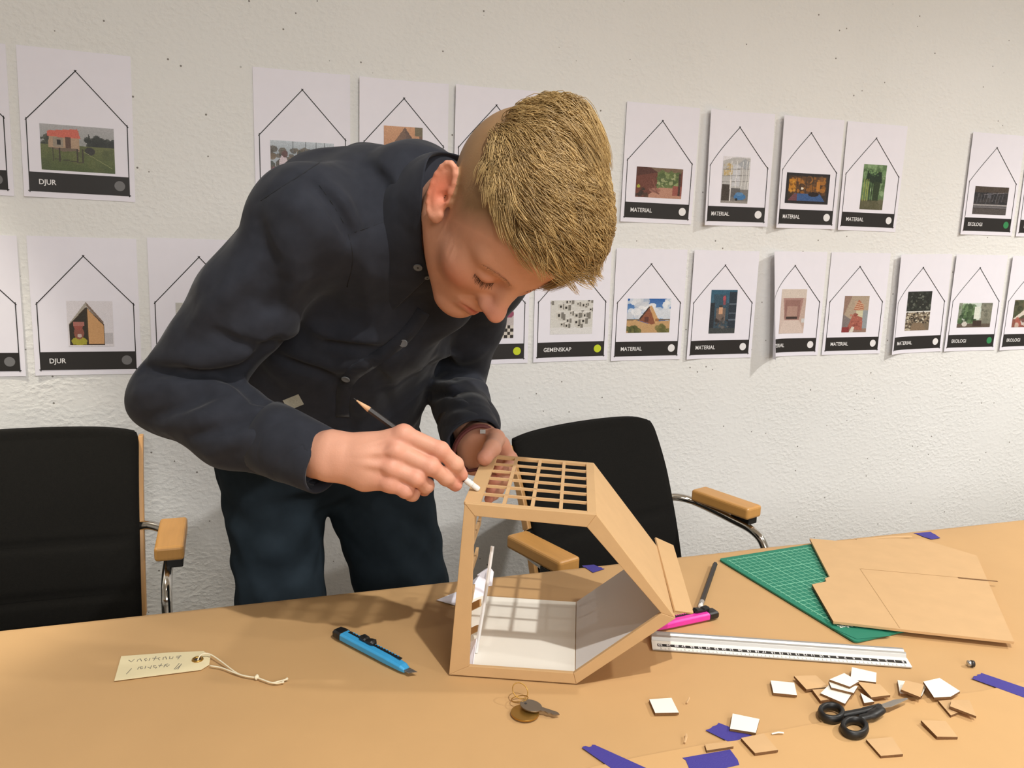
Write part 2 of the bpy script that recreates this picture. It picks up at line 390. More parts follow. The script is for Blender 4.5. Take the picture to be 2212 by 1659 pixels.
def pic_bear_house():
    p = Pic(88, 90, (226, 221, 226)); p.rect(.78, .06, .98, .3, (196, 192, 196)); p.poly([(.03, .5), (.42, .98), (.78, .55), (.8, .45), (.42, .88), (.03, .45)], (168, 160, 148)); p.poly([(.42, .98), (.78, .55), (.8, .45), (.43, .9)], (128, 108, 96))
    p.poly([(.03, .03), (.03, .48), (.42, .87), (.8, .48), (.8, .03)], (60, 46, 30)); p.poly([(.44, .05), (.44, .84), (.78, .47), (.78, .05)], (206, 158, 108))
    p.poly([(.05, .05), (.05, .46), (.41, .83), (.41, .05)], (48, 42, 34)); p.disc(.24, .12, .17, .09, (168, 160, 52)); p.rect(.1, .05, .4, .1, (168, 160, 52)); p.disc(.24, .3, .11, .14, (140, 84, 70)); p.disc(.23, .45, .1, .09, (154, 82, 72)); p.rect(.13, .46, .36, .54, (172, 110, 100)); p.disc(.25, .24, .05, .04, (196, 178, 168)); return p.grain(4)
def pic_garden():
    p = Pic(90, 50, (170, 178, 186)); p.grad(.6, (150, 160, 168), 1, (190, 198, 206)); p.blobs(90, 0, 0, .9, .8, .06, [(70, 62, 50), (86, 74, 58), (52, 54, 44), (112, 92, 68)], 3); p.disc(.2, .3, .07, .3, (206, 190, 196)); p.disc(.1, .1, .1, .14, (150, 60, 92)); p.disc(.22, .62, .05, .1, (88, 50, 44))
    for x in (.35, .55, .72, .85): p.line(x, .6, x, 1, .005, (90, 96, 100))
    return p.grain(8)
def pic_pyramid():
    p = Pic(60, 80, (186, 130, 90)); p.grad(0, (150, 96, 62), 1, (204, 150, 108)); p.poly([(-.2, .3), (.54, .99), (1.28, .3)], (112, 80, 58)); p.poly([(.54, .99), (.66, .3), (1.28, .3)], (90, 62, 46)); p.rect(.92, .2, 1, .95, (110, 80, 60)); p.rect(.8, .85, 1, 1, (104, 92, 62)); return p.grain(6)
def pic_terrace():
    p = Pic(84, 52, (112, 66, 54)); p.poly([(0, 0), (0, 1), (.5, .98), (.42, .3), (.3, 0)], (110, 64, 52)); p.poly([(0, 1), (.5, .98), (.46, .84), (0, .7)], (84, 50, 42)); p.poly([(.3, 1), (1, 1), (.96, .84), (.44, .86)], (122, 100, 80)); p.rect(.45, .3, .96, .86, (108, 120, 74)); p.blobs(50, .46, .4, .94, .86, .06, [(140, 152, 100), (80, 96, 56), (174, 178, 132), (96, 112, 64)], 5)
    p.poly([(.2, 0), (.5, .34), (.98, .34), (1, 0)], (186, 138, 116)); p.rect(.8, .1, 1, .42, (150, 84, 74)); p.rect(.92, .1, .97, .85, (74, 52, 44)); p.disc(.42, .25, .12, .08, (160, 110, 94)); p.line(.3, .3, .5, .14, .02, (130, 86, 74)); p.line(.35, .6, .46, .2, .012, (132, 84, 70)); p.disc(.06, .36, .035, .06, (170, 168, 60)); p.blobs(12, .0, .02, .24, .3, .05, [(58, 46, 38), (76, 56, 44)], 8); return p.grain(7)
def pic_white_house():
    p = Pic(56, 80, (206, 204, 206)); p.rect(0, .28, 1, .98, (188, 186, 184)); p.poly([(0, .9), (.5, 1), (1, .98), (1, 1), (0, 1)], (226, 222, 226)); p.poly([(.05, .72), (.45, .84), (.46, .62), (.05, .58)], (198, 176, 132)); p.blobs(16, .05, .6, .45, .85, .05, [(186, 160, 108), (204, 196, 176)], 2); p.rect(.38, .36, .66, .84, (204, 204, 208)); p.poly([(.55, .84), (.8, .96), (.98, .9), (.9, .7)], (168, 170, 174))
    for y in (.45, .58, .72): p.line(0, y, 1, y + .03, .008, (146, 144, 142))
    for x in (.3, .5, .72, .86, .95): p.line(x + .03, .9, x, .05, .009, (232, 230, 228))
    p.rect(0, 0, 1, .3, (122, 118, 114)); p.rect(.02, .05, .3, .4, (70, 62, 56)); p.rect(.36, .12, .7, .32, (100, 98, 98)); p.rect(0, 0, 1, .05, (150, 144, 138)); p.disc(.7, .14, .22, .07, (70, 120, 170)); p.disc(.68, .2, .15, .04, (92, 136, 178)); p.disc(.58, .08, .04, .03, (30, 32, 36)); p.line(.34, .5, .34, .04, .012, (226, 222, 220)); return p.grain(7)
def pic_lit_room():
    p = Pic(88, 54, (40, 38, 42)); p.rect(.06, .1, .95, .92, (58, 48, 40)); p.rect(.1, .3, .92, .88, (96, 66, 40)); p.blobs(60, .1, .35, .92, .85, .06, [(150, 96, 36), (66, 48, 36), (176, 116, 48), (86, 62, 44), (118, 80, 46)], 6); p.rect(.08, .38, .24, .8, (190, 128, 40)); p.blobs(14, .1, .4, .24, .78, .03, [(120, 76, 26), (208, 150, 60)], 3); p.rect(.72, .42, .8, .75, (186, 122, 50)); p.disc(.4, .5, .03, .04, (236, 226, 206))
    for x in (.28, .36, .48, .63): p.line(x, .3, x, .9, .007, (44, 38, 34))
    p.poly([(.1, .1), (.24, .34), (.8, .34), (.92, .1)], (62, 92, 140)); p.poly([(.08, .1), (.2, .3), (.3, .34), (.3, .1)], (112, 70, 76)); p.disc(.66, .32, .12, .08, (38, 28, 28)); return p.grain(6)
def pic_forest_hut():
    p = Pic(52, 84, (98, 124, 84)); p.blobs(90, 0, .35, 1, 1, .09, [(92, 122, 80), (120, 150, 104), (74, 100, 62), (146, 170, 130)], 4, .7); p.rect(0, 0, 1, .22, (92, 90, 66)); p.poly([(.14, .66), (.2, .86), (.8, .84), (.86, .6), (.6, .56)], (36, 52, 38)); p.poly([(.5, .2), (.5, .62), (.8, .62), (.74, .2)], (48, 62, 40)); p.blobs(16, .3, .74, .65, .86, .05, [(126, 158, 104), (70, 100, 64)], 7)
    for x in (.1, .2, .28, .36, .45): p.line(x, .66, x - .02, .2, .018, (150, 158, 84) if x < .3 else (40, 52, 36))
    p.blobs(16, 0, 0, 1, .2, .1, [(86, 84, 58), (110, 106, 84)], 9, .5); return p.grain(6)
def pic_night_bridge():
    p = Pic(64, 52, (54, 52, 54)); p.rect(0, .78, 1, 1, (76, 66, 58)); p.blobs(40, 0, .4, 1, .8, .06, [(42, 42, 46), (66, 62, 62), (52, 50, 54)], 3)
    for k in range(9): p.line(.1 + .09 * k, .4 + .03 * (k % 3), .14 + .09 * k, .74 - .03 * (k % 2), .008, (112, 112, 118), .7)
    p.line(.3, .72, .95, .8, .012, (122, 118, 122)); p.rect(.4, .6, .5, .76, (92, 92, 98)); p.rect(0, .3, 1, .36, (156, 152, 152)); p.rect(0, .24, 1, .28, (112, 108, 110)); p.rect(0, 0, 1, .22, (84, 78, 76)); return p.grain(7)
def pic_cubes():
    p = Pic(80, 60, (216, 214, 208)); p.rect(0, 0, 1, .2, (226, 224, 222)); g = np.random.default_rng(5)
    for k in range(30):
        x, y, w = g.uniform(-.05, .9), g.uniform(.18, .92), g.uniform(.1, .2); p.rect(x, y, x + w, y + w * 1.1, (206, 202, 194)); p.rect(x + w * .62, y, x + w, y + w * 1.1, (128, 124, 116)); p.rect(x + w * .2, y + w * .3, x + w * .48, y + w * .72, (52, 48, 44)); p.rect(x, y + w * 1.0, x + w, y + w * 1.12, (234, 232, 228))
    return p.grain(5)
def pic_checker():
    p = Pic(72, 50, (206, 198, 196)); p.rect(0, .4, 1, 1, (196, 186, 184)); p.disc(.9, .75, .1, .12, (150, 74, 100))
    for i in range(16):
        for j in range(4):
            if (i + j) % 2: p.rect(i / 16, j * .1, (i + 1) / 16, j * .1 + .1, (46, 40, 36))
            else: p.rect(i / 16, j * .1, (i + 1) / 16, j * .1 + .1, (214, 206, 196))
    return p.grain(4)
def pic_desert_house():
    p = Pic(84, 60, (60, 110, 176)); p.grad(.4, (140, 176, 214), 1, (48, 98, 168)); p.blobs(26, 0, .45, .45, .98, .1, [(226, 228, 232), (206, 210, 218), (240, 240, 242)], 2, .8); p.blobs(20, .55, .5, 1, .72, .1, [(232, 234, 238), (214, 220, 228)], 5, .8); p.blobs(8, .85, .8, 1, .98, .07, [(236, 238, 240)], 6); p.disc(.57, .8, .09, .07, (232, 234, 238)); p.rect(0, .36, 1, .4, (110, 92, 70))
    p.poly([(0, 0), (0, .36), (.2, .38), (.5, .26), (.75, .34), (1, .36), (1, 0)], (196, 158, 112)); p.blobs(26, 0, 0, .3, .18, .06, [(88, 92, 50), (112, 110, 62), (70, 76, 42)], 3); p.blobs(22, .7, 0, 1, .16, .06, [(120, 114, 66), (96, 96, 54)], 4); p.poly([(.28, .36), (.5, .76), (.66, .28), (.58, .24)], (140, 84, 60)); p.poly([(.28, .42), (.5, .78), (.52, .76), (.3, .38)], (58, 44, 40)); p.poly([(.5, .78), (.56, .8), (.74, .36), (.66, .26)], (206, 162, 112)); p.rect(.4, .32, .5, .46, (96, 56, 48)); p.rect(.66, .34, .74, .42, (160, 112, 72)); return p.grain(5)
def pic_night_tower():
    p = Pic(54, 88, (54, 76, 90)); p.grad(.7, (70, 104, 124), 1, (48, 92, 116)); p.rect(.12, .4, .62, .9, (56, 82, 98)); p.rect(.7, .1, 1, .95, (40, 52, 64)); p.rect(0, .1, .16, .7, (40, 48, 56)); p.rect(.24, .3, .6, .58, (116, 102, 94)); p.rect(.34, .44, .48, .6, (206, 160, 128)); p.rect(.34, .6, .46, .65, (60, 52, 50)); p.disc(.52, .8, .06, .07, (178, 82, 92)); p.rect(.48, .66, .58, .76, (140, 76, 84))
    for y in (.3, .45, .66): p.rect(.72, y, 1, y + .03, (92, 104, 116))
    p.rect(0, 0, 1, .12, (62, 68, 70)); p.blobs(30, .25, .1, .72, .36, .05, [(50, 46, 46), (76, 72, 72), (104, 100, 98)], 7); return p.grain(7)
def pic_pink_hall():
    p = Pic(52, 86, (206, 186, 176)); p.rect(0, .8, 1, 1, (214, 200, 188)); p.poly([(.1, .8), (.9, .8), (.78, .3), (.22, .3)], (170, 132, 124)); p.rect(.2, .34, .78, .76, (150, 112, 104)); p.rect(.28, .38, .7, .62, (176, 142, 130)); p.rect(.26, .33, .72, .38, (64, 50, 48)); p.poly([(0, 0), (.2, .3), (.8, .3), (1, 0)], (214, 196, 186)); p.poly([(.78, .3), (1, .1), (1, .8), (.9, .8)], (196, 172, 160)); p.rect(.88, .25, 1, .34, (206, 206, 206)); return p.grain(5)
def pic_attic():
    p = Pic(54, 78, (150, 122, 108)); p.poly([(0, .4), (.3, 1), (1, 1), (1, .2)], (176, 158, 138)); p.poly([(.4, .62), (.58, .9), (.82, .72), (.8, .58)], (176, 108, 80))
    for k in range(4): p.line(.44, .66 + .06 * k, .8, .62 + .05 * k, .012, (206, 170, 140))
    p.rect(.52, .4, .8, .6, (206, 200, 168)); p.rect(.8, .1, 1, .6, (150, 156, 160)); p.poly([(0, .5), (.35, .35), (.35, .1), (0, .1)], (128, 118, 116)); p.poly([(.2, .1), (.4, .5), (.8, .4), (.82, .05)], (168, 98, 84)); p.rect(0, 0, .3, .14, (140, 56, 58)); p.poly([(.3, .0), (.4, .16), (.5, .14), (.46, 0)], (220, 214, 200)); p.blobs(16, .3, .1, .8, .5, .05, [(186, 116, 98), (140, 76, 66)], 4); return p.grain(7)
def pic_two_textures():
    p = Pic(54, 86, (40, 42, 38)); p.blobs(90, .0, .5, 1, 1, .05, [(30, 34, 30), (66, 72, 64), (120, 124, 112), (48, 54, 46)], 3, .7); p.rect(0, .47, 1, .5, (224, 222, 216)); p.rect(0, 0, 1, .47, (120, 106, 88)); g = np.random.default_rng(8)
    for k in range(120): p.disc(g.uniform(0, 1), g.uniform(.18, .47), .035, .02, [(206, 198, 178), (74, 64, 54), (156, 142, 118), (46, 40, 34)][k % 4])
    p.poly([(.2, 0), (.35, .2), (.7, .2), (.9, 0)], (132, 112, 90)); p.blobs(20, 0, 0, .25, .18, .05, [(196, 186, 164), (80, 68, 56)], 9); return p.grain(6)
def pic_plant_room():
    p = Pic(80, 46, (140, 148, 130)); p.rect(.1, .3, .7, 1, (206, 216, 206)); p.blobs(40, .0, .2, .5, .9, .08, [(60, 84, 52), (84, 112, 72), (44, 64, 40), (112, 140, 96)], 2, .75); p.rect(.48, .35, .64, .85, (222, 226, 214)); p.poly([(.66, 1), (1, 1), (1, 0), (.7, .1)], (122, 122, 108)); p.blobs(30, .68, .1, 1, .95, .05, [(144, 142, 126), (96, 96, 84)], 6, .6); p.rect(0, 0, 1, .16, (96, 84, 72)); p.disc(.22, .14, .08, .1, (206, 200, 190)); p.rect(.46, .04, .72, .28, (66, 52, 44)); p.rect(.28, .3, .42, .95, (70, 92, 60), .6); return p.grain(6)
def pic_lounge():
    p = Pic(64, 40, (84, 84, 62)); p.blobs(40, 0, .4, 1, 1, .08, [(70, 78, 52), (104, 96, 70), (56, 60, 42)], 4); p.poly([(0, .3), (.3, .6), (.5, 1), (.62, 1), (.4, .5), (0, .2)], (216, 208, 194)); p.rect(0, 0, 1, .3, (140, 84, 72)); p.disc(.4, .2, .14, .14, (204, 196, 190)); p.blobs(12, .1, .0, 1, .3, .06, [(176, 96, 84), (206, 190, 176), (92, 56, 48)], 6); return p.grain(6)
def pic_pale(): return Pic(60, 60, (196, 194, 188)).rect(.1, .1, .9, .9, (202, 200, 194)).grain(3)

UP, LOW = 'printed sheets in the upper row', 'printed sheets in the lower row'
R_ = math.radians
poster(Sheet(-.5285, .0375, R_(-1.1)), 'DJUR', 'print_grey', None, None, 'white sheet at the left end of the upper row, cut off by the frame', UP)
poster(Sheet(-.2999, .0339, R_(-1.07), (0.12, .03)), 'DJUR', 'print_grey', pic_stilt_hut(), (-.0705, .044, .0677, .136), 'white sheet captioned DJUR with photo of a red-roofed hut on stilts', UP)
poster(Sheet(.1576, .0321, R_(-.1), (.05, .02), .08, (.10, .16), .05), 'DJUR', 'print_grey', pic_garden(), (-.071, .058, .068, .133), 'white sheet with crowd photo behind the person\'s bent back', UP)
poster(Sheet(.3873, .0306, R_(.1), (.18, .40), .07, (.1, .14), .05), 'DJUR', 'print_grey', pic_pyramid(), (-.047, .05, .044, .182), 'white sheet with orange pyramid photo showing above the person\'s shoulder', UP)
poster(Sheet(.6114, .0314, R_(.2), (.18, .42), .07), 'DJUR', 'print_grey', pic_pale(), (-.05, .05, .05, .14), 'white sheet with house outline mostly hidden behind the person\'s hair', UP)
poster(Sheet(1.0558, .0252, R_(-.47), (.16, .06), .09, (.10, .10), .05), 'MATERIAL', 'print_white', pic_terrace(), (-.0654, .052, .0694, .128), 'white MATERIAL sheet with photo of a reddish terrace and trees', UP)
poster(Sheet(1.2896, .0244, R_(.42), (.62, .50), .10, (.30, .05), .07), 'MATERIAL', 'print_white', pic_white_house(), (-.045, .048, .040, .169), 'white MATERIAL sheet with photo of a pale house and a blue car', UP)
poster(Sheet(1.5156, .024, R_(.27), (.55, .42), .10, (.24, .02), .06), 'MATERIAL', 'print_white', pic_lit_room(), (-.073, .055, .075, .137), 'white MATERIAL sheet with photo of a lit room framed in black', UP)
poster(Sheet(1.7335, .0231, R_(-.2), (.22, .06), .09), 'MATERIAL', 'print_white', pic_forest_hut(), (-.032, .048, .048, .173), 'white MATERIAL sheet with tall photo of a dark hut in green woods', UP)
poster(Sheet(2.1804, .0226, R_(.2), (.22, .20), .08, (.05, .0), .05), 'EKOLOGI', 'print_green', pic_night_bridge(), (-.0645, .049, .0686, .131), 'white EKOLOGI sheet with dark grey photo, in the upper row', UP)
poster(Sheet(2.4050, .0220, R_(.2), (.10, .05), .08), 'EKOLOGI', 'print_green', None, None, 'white sheet at the right end of the upper row, cut off by the frame', UP)
poster(Sheet(-.5332, -.341, R_(-.56), (0, 0), .08, (.10, .05), .05), 'DJUR', 'print_grey', None, None, 'white sheet with grey dot at the left end of the lower row', LOW)
poster(Sheet(-.3054, -.3422, R_(-.54), (.10, .0), .07), 'DJUR', 'print_grey', pic_bear_house(), (-.038, .050, .052, .149), 'white DJUR sheet with picture of a small gabled wooden house', LOW)
poster(Sheet(-.0734, -.3403, R_(-.47)), 'DJUR', 'print_grey', pic_pale(), (-.052, .05, .052, .143), 'white sheet partly hidden behind the person\'s right elbow', LOW)
poster(Sheet(.382, -.340, R_(.3)), 'GEMENSKAP', 'print_yellow', pic_pale(), (-.06, .055, .06, .13), 'white sheet showing its black band between the shirt front and far sleeve', LOW)
poster(Sheet(.607, -.3401, R_(.53), (0, 0), .08, (.08, .04), .05), 'GEMENSKAP', 'print_yellow', pic_checker(), (-.065, .053, .065, .135), 'white sheet with yellow dot and checkered floor photo beside the far sleeve', LOW)
poster(Sheet(.8315, -.3372, R_(.54), (.10, .03), .08), 'GEMENSKAP', 'print_yellow', pic_cubes(), (-.060, .059, .0585, .147), 'white GEMENSKAP sheet with yellow dot and photo of stacked white cubes', LOW)
poster(Sheet(1.0511, -.3391, R_(0), (.12, .10), .08, (.10, .04), .05), 'MATERIAL', 'print_white', pic_desert_house(), (-.063, .062, .066, .1535), 'white MATERIAL sheet with photo of an A-frame house under blue sky', LOW)
poster(Sheet(1.2773, -.3391, R_(.14), (.24, .30), .08, (.08, .04), .05), 'MATERIAL', 'print_white', pic_night_tower(), (-.0376, .0577, .045, .178), 'white MATERIAL sheet with tall dusky blue tower photo', LOW)
poster(Sheet(1.5039, -.337, R_(.2), (1.55, .82), .11, (.05, .0), .05), 'MATERIAL', 'print_white', pic_pink_hall(), (-.040, .053, .0477, .179), 'white MATERIAL sheet with left edge curling off the wall, pink hall photo', LOW)
poster(Sheet(1.727, -.3362, R_(.12), (.08, .05), .08, (.08, .02), .05), 'MATERIAL', 'print_white', pic_attic(), (-.042, .053, .046, .160), 'white MATERIAL sheet with photo of a red attic room', LOW)
poster(Sheet(1.9637, -.3361, R_(1.33), (.55, .50), .09, (.08, .03), .05), 'MATERIAL', 'print_white', pic_two_textures(), (-.048, .056, .044, .174), 'white MATERIAL sheet with two dark texture photos one above the other', LOW)
poster(Sheet(2.1786, -.3339, R_(.18), (.18, .24), .07), 'EKOLOGI', 'print_green', pic_plant_room(), (-.063, .061, .0705, .137), 'white EKOLOGI sheet with photo of a plant-filled room, in the lower row', LOW)
poster(Sheet(2.4019, -.334, R_(.32), (.20, .28), .07), 'EKOLOGI', 'print_green', pic_lounge(), (-.063, .06, .07, .147), 'white EKOLOGI sheet at the right end of the lower row, lounge photo', LOW)

# ------------------------------------------------------------------ table under brown paper
TZ = CAM[2] - 0.526                             # height of the paper on the table
def T(px, py, dz=0.0): return on_z(px, py, TZ + dz)
EDGE = -0.861                                   # far edge of the table, parallel to the wall
tb = tag(empty('work_table', (0.6, -1.28, 0)), 'long work table covered with brown kraft paper', 'table')
X0, X1, Y0, Y1 = -1.15, 2.6, -1.70, EDGE - 0.004
b = MB(); b.box((0.725 - .6, (Y0 + Y1) / 2 + 1.28, TZ - 0.018), (X1 - X0, Y1 - Y0, 0.030)); b.build('tabletop', MATS['table_wood'], tb, bevel=0.003)
for lx in (X0 + .1, .72, X1 - .1):
    for ly in (Y0 + .08, Y1 - .12):
        b = MB(); b.box((lx - .6, ly + 1.28, (TZ - .033) / 2), (.045, .045, TZ - .033)); b.build('leg', MATS['black_plastic'], tb, bevel=0.003)
def paper_cover():
    """kraft paper laid over the top and folded down the far edge, slightly wavy"""
    xs = np.linspace(X0 - .01, X1 + .01, 150)
    prof = [(Y0 - 0.004, -0.055), (Y0 - .004, -0.004), (Y0 + .004, 0.0)] + [(y, 0.0) for y in np.linspace(Y0 + .05, Y1 - .05, 14)] + [(Y1 - .012, 0.0002), (Y1 - .004, -.0008), (Y1 + .0015, -.004), (Y1 + .003, -.010), (Y1 + .003, -.055)]
    V = []
    for x in xs:
        for j, (y, dz) in enumerate(prof):
            w = 0.0016 * math.sin(x * 9.1) + 0.001 * math.sin(x * 23 + 1) if j > len(prof) - 4 else 0
            V.append((x, y + w, TZ + dz - (0.0006 if dz == 0 else 0)))
    n = len(prof); F = [(i * n + j, (i + 1) * n + j, (i + 1) * n + j + 1, i * n + j + 1) for i in range(len(xs) - 1) for j in range(n - 1)]
    me = bpy.data.meshes.new('kraft_paper_cover'); me.from_pydata([tuple(v) for v in V], [], F); me.update()
    o = link('kraft_paper_cover', me, MATS['kraft'], None, True)
    so = o.modifiers.new('thickness', 'SOLIDIFY'); so.thickness = 0.0008; so.offset = -1 if True else 1
    return tag(o, 'brown kraft paper spread over the table and folded down its far edge', 'paper')
paper_cover()
def sheet_on_table(name, pts, m, dz, th, label, cat, group=None, smooth=False):
    b = MB(); b.slab([np.array(p) + np.array([0, 0, dz]) for p in pts], (0, 0, th)); o = b.build(name, m)
    c = np.mean([np.array(p) for p in pts], 0); rebase(o, (c[0], c[1], TZ + dz)); return tag(o, label, cat, group)
P0 = [T(1240, 1672), T(1284, 1657), T(1400, 1632), T(1513, 1611), T(1650, 1585), T(1784, 1560), T(1900, 1530), T(2010, 1508), T(2120, 1494), T(2230, 1470)]
far = [np.array([X1 - .2, P0[-1][1] - .02, TZ]), np.array([X1 - .2, Y0 + .02, TZ]), np.array([.20, Y0 + .02, TZ])]
sheet_on_table('kraft_paper_sheet', P0 + far, MATS['kraft_pale'], 0.0002, 0.0005, 'second sheet of kraft paper overlapping the cover under the scissors', 'paper')

# blue tape
def jag(a, b_, n, amp, seed):
    g = random.Random(seed); a = np.array(a); b_ = np.array(b_); d = b_ - a; q = np.array([-d[1], d[0], 0]) / (np.linalg.norm(d) + 1e-9)
    return [a + d * (i / n) + q * (g.uniform(-1, 1) * amp if 0 < i < n else 0) for i in range(n + 1)]
def tape(quad, label, seed, dz=0.0008):
    c = [T(*p) for p in quad]            # a-b long side, c-d long side; b-c and d-a are torn ends
    pts = [c[0]] + jag(c[1], c[2], 6, .0016, seed) + jag(c[3], c[0], 6, .0016, seed + 1)[:-1]
    return sheet_on_table('masking_tape', pts, MATS['blue_tape'], dz, 0.0003, label, 'tape', 'strips of blue masking tape on the table')
tape([(1285, 1611), (1420, 1672), (1330, 1668), (1257, 1617)], 'long strip of blue tape running off the near edge below the keys', 1)
tape([(1552, 1563), (1632, 1594), (1572, 1603), (1524, 1579)], 'piece of blue tape partly under a white square', 3)
tape([(1474, 1639), (1577, 1621), (1597, 1654), (1500, 1676)], 'wide torn piece of blue tape beside a brown square', 5)
tape([(2119, 1455), (2222, 1490), (2222, 1512), (2098, 1467)], 'long strip of blue tape at the right of the scissors', 7)
tape([(1257, 1223), (1283, 1221), (1306, 1230), (1281, 1238)], 'bit of blue tape at the far table edge in front of the armrest', 9)
tape([(1973, 1153), (2010, 1150), (2031, 1163), (2012, 1166)], 'bit of blue tape at the far table edge beyond the cardboard', 11)

# ------------------------------------------------------------------ cardboard house model, lying on one wall
MA = T(970, 1458); MBp = T(1245, 1478)
ma = (MBp - MA); ma /= np.linalg.norm(ma); mn = np.array([-ma[1], ma[0], 0.0]); mz = np.array([0, 0, 1.0])
house = tag(empty('house_model', (MA[0], MA[1], TZ), math.atan2(ma[1], ma[0])), 'cardboard house model with gridded window lying on its side, open front', 'model')
GZ = 0.0012                                     # rests on the paper
poly = [(0.0, 0.0), (0.150, 0.0), (0.2585, 0.0905), (0.1630, 0.2085), (0.0143, 0.2130)]   # A B C D E
inner = [(0.0240, 0.0130), (0.1462, 0.0134), (0.2420, 0.0955), (0.1530, 0.1930), (0.0262, 0.1985)]
DEP = 0.205
def hp(s, d, t): return (s, d, t + GZ)
def prism(b, ring, d0, d1, mi=0):
    n = len(ring); b.add([hp(s, d0, t) for s, t in ring] + [hp(s, d1, t) for s, t in ring], [tuple(range(n)), tuple(range(n, 2 * n))[::-1]] + [(i, n + i, n + (i + 1) % n, (i + 1) % n) for i in range(n)], mi)
# the open front: five glued strips of cardboard
for i in range(5):
    j = (i + 1) % 5; e = 0.0006 * (i % 2); b = MB(); prism(b, [poly[i], poly[j], inner[j], inner[i]], -0.0015 - e, 0.0035); b.build('front_strip', MATS['board'], house, bevel=0.0006)
def wall_panel(name, i, j, th, m_in, m_out, d0=0.0036, d1=DEP, inset=0.0):
    a = np.array(poly[i]); c = np.array(poly[j]); dr = (c - a) / np.linalg.norm(c - a); n = np.array([-dr[1], dr[0]])
    o = None
    b = MB(); prism(b, [tuple(a), tuple(c), tuple(c + n * th * .6), tuple(a + n * th * .6)], d0, d1); o = b.build(name, MATS[m_out], house, bevel=0.0003)
    if m_in:
        a2 = a + n * (th * .6 + .0001) + dr * .002; c2 = c + n * (th * .6 + .0001) - dr * .002
        b = MB(); prism(b, [tuple(a2), tuple(c2), tuple(c2 + n * th * .4), tuple(a2 + n * th * .4)], d0, d1); b.build('lining', MATS[m_in], o)
    return o
wall_panel('side_wall', 0, 1, 0.004, 'white_card', 'board')
wall_panel('roof_panel', 1, 2, 0.004, 'grey_card', 'board')
wall_panel('roof_panel', 2, 3, 0.004, None, 'board')
# upper wall with the gridded window: four columns, six rows of openings
b = MB(); E_ = np.array(poly[4]); D_ = np.array(poly[3])
def top(f, d, dz=0.0): p = E_ + (D_ - E_) * f; return (p[0], d, p[1] + dz + GZ)
def bar(f0, f1, d0, d1, th=0.004):
    vs = [top(f0, d0), top(f1, d0), top(f1, d1), top(f0, d1)]; b.add(vs + [(x, y, z - th) for x, y, z in vs], [(0, 1, 2, 3), (7, 6, 5, 4), (0, 4, 5, 1), (1, 5, 6, 2), (2, 6, 7, 3), (3, 7, 4, 0)])
bar(-0.01, 0.115, 0.0036, DEP); bar(0.93, 1.0, 0.0036, DEP); bar(.115, .93, 0.0036, 0.008); bar(.115, .93, DEP - .008, DEP)
up = b.build('window_wall', MATS['board'], house, bevel=0.0003)
for f in (.295, .512, .730):
    b = MB(); bar(f - .014, f + .014, .0078, DEP - .0078, .0035); b.build('mullion', MATS['board_dark'], up)
for k in range(1, 6):
    d = 0.0080 + (DEP - 0.016) * k / 6; b = MB(); bar(.1152, .9298, d - .0016, d + .0016, .0030); b.build('glazing_bar', MATS['board_dark'], up)
# the base: solid near the front, with rungs towards the back
b = MB(); A_ = np.array(poly[0])
def base(f, d, w=0.0): p = A_ + (E_ - A_) * f; return (p[0] + w, d, p[1] + GZ)
def bbar(f0, f1, d0, d1, th=0.0035):
    vs = [base(f0, d0), base(f1, d0), base(f1, d1), base(f0, d1)]; b.add(vs + [(x + th, y, z) for x, y, z in vs], [(0, 1, 2, 3), (7, 6, 5, 4), (0, 4, 5, 1), (1, 5, 6, 2), (2, 6, 7, 3), (3, 7, 4, 0)])
bbar(.012, .985, .0036, .128)
for f0, f1 in ((.012, .10), (.30, .36), (.52, .58), (.92, .985)): bbar(f0, f1, .128, DEP)
b.build('base_panel', MATS['board'], house)
# loose partition leaning inside: a thin batten with two rungs, and a printed card
def house_pt(px, py, dep):
    v = ray(px, py); t = ((MA + mn * dep - CAM) @ mn) / (v @ mn); p = CAM + v * t - MA; return np.array([p @ ma, dep, p[2]])
b = MB(); q0 = house_pt(1028, 1418, .045); q0[2] = .006; q1 = house_pt(1064, 1180, .085)
b.tube([q0, q0 + (q1 - q0) * .5 + np.array([.0006, 0, 0]), q1], 0.0025, 6); b.build('batten', MATS['grey_card'], house)
for (y0, y1, xa, xb) in ((1306, 1322, 1012, 1036), (1362, 1376, 1006, 1030)):
    b = MB(); vs = [house_pt(xa, y1, .10), house_pt(xb, y1 - 12, .06), house_pt(xb, y0 - 12, .06), house_pt(xa, y0, .10)]; b.slab(vs, (.002, 0.001, 0)); b.build('rung', MATS['board'], house)
b = MB(); b.slab([house_pt(1006, 1438, .020), house_pt(1021, 1436, .016), house_pt(1029, 1378, .050), house_pt(1014, 1390, .058)], (.0008, .0004, 0)); cardp = b.build('printed_card', MATS['sheet_paper'], house)
b = MB()
for k in range(7): b.slab([house_pt(1006.5 + .9 * k, 1434 - 6 * k, .0195 + .004 * k), house_pt(1010.5 + .9 * k, 1433 - 6 * k, .0185 + .004 * k), house_pt(1010.5 + .9 * k, 1430 - 6 * k, .0185 + .004 * k), house_pt(1006.5 + .9 * k, 1431 - 6 * k, .0195 + .004 * k)], (.0003, -.0006, 0))
b.build('black_print', MATS['print_black'], cardp)
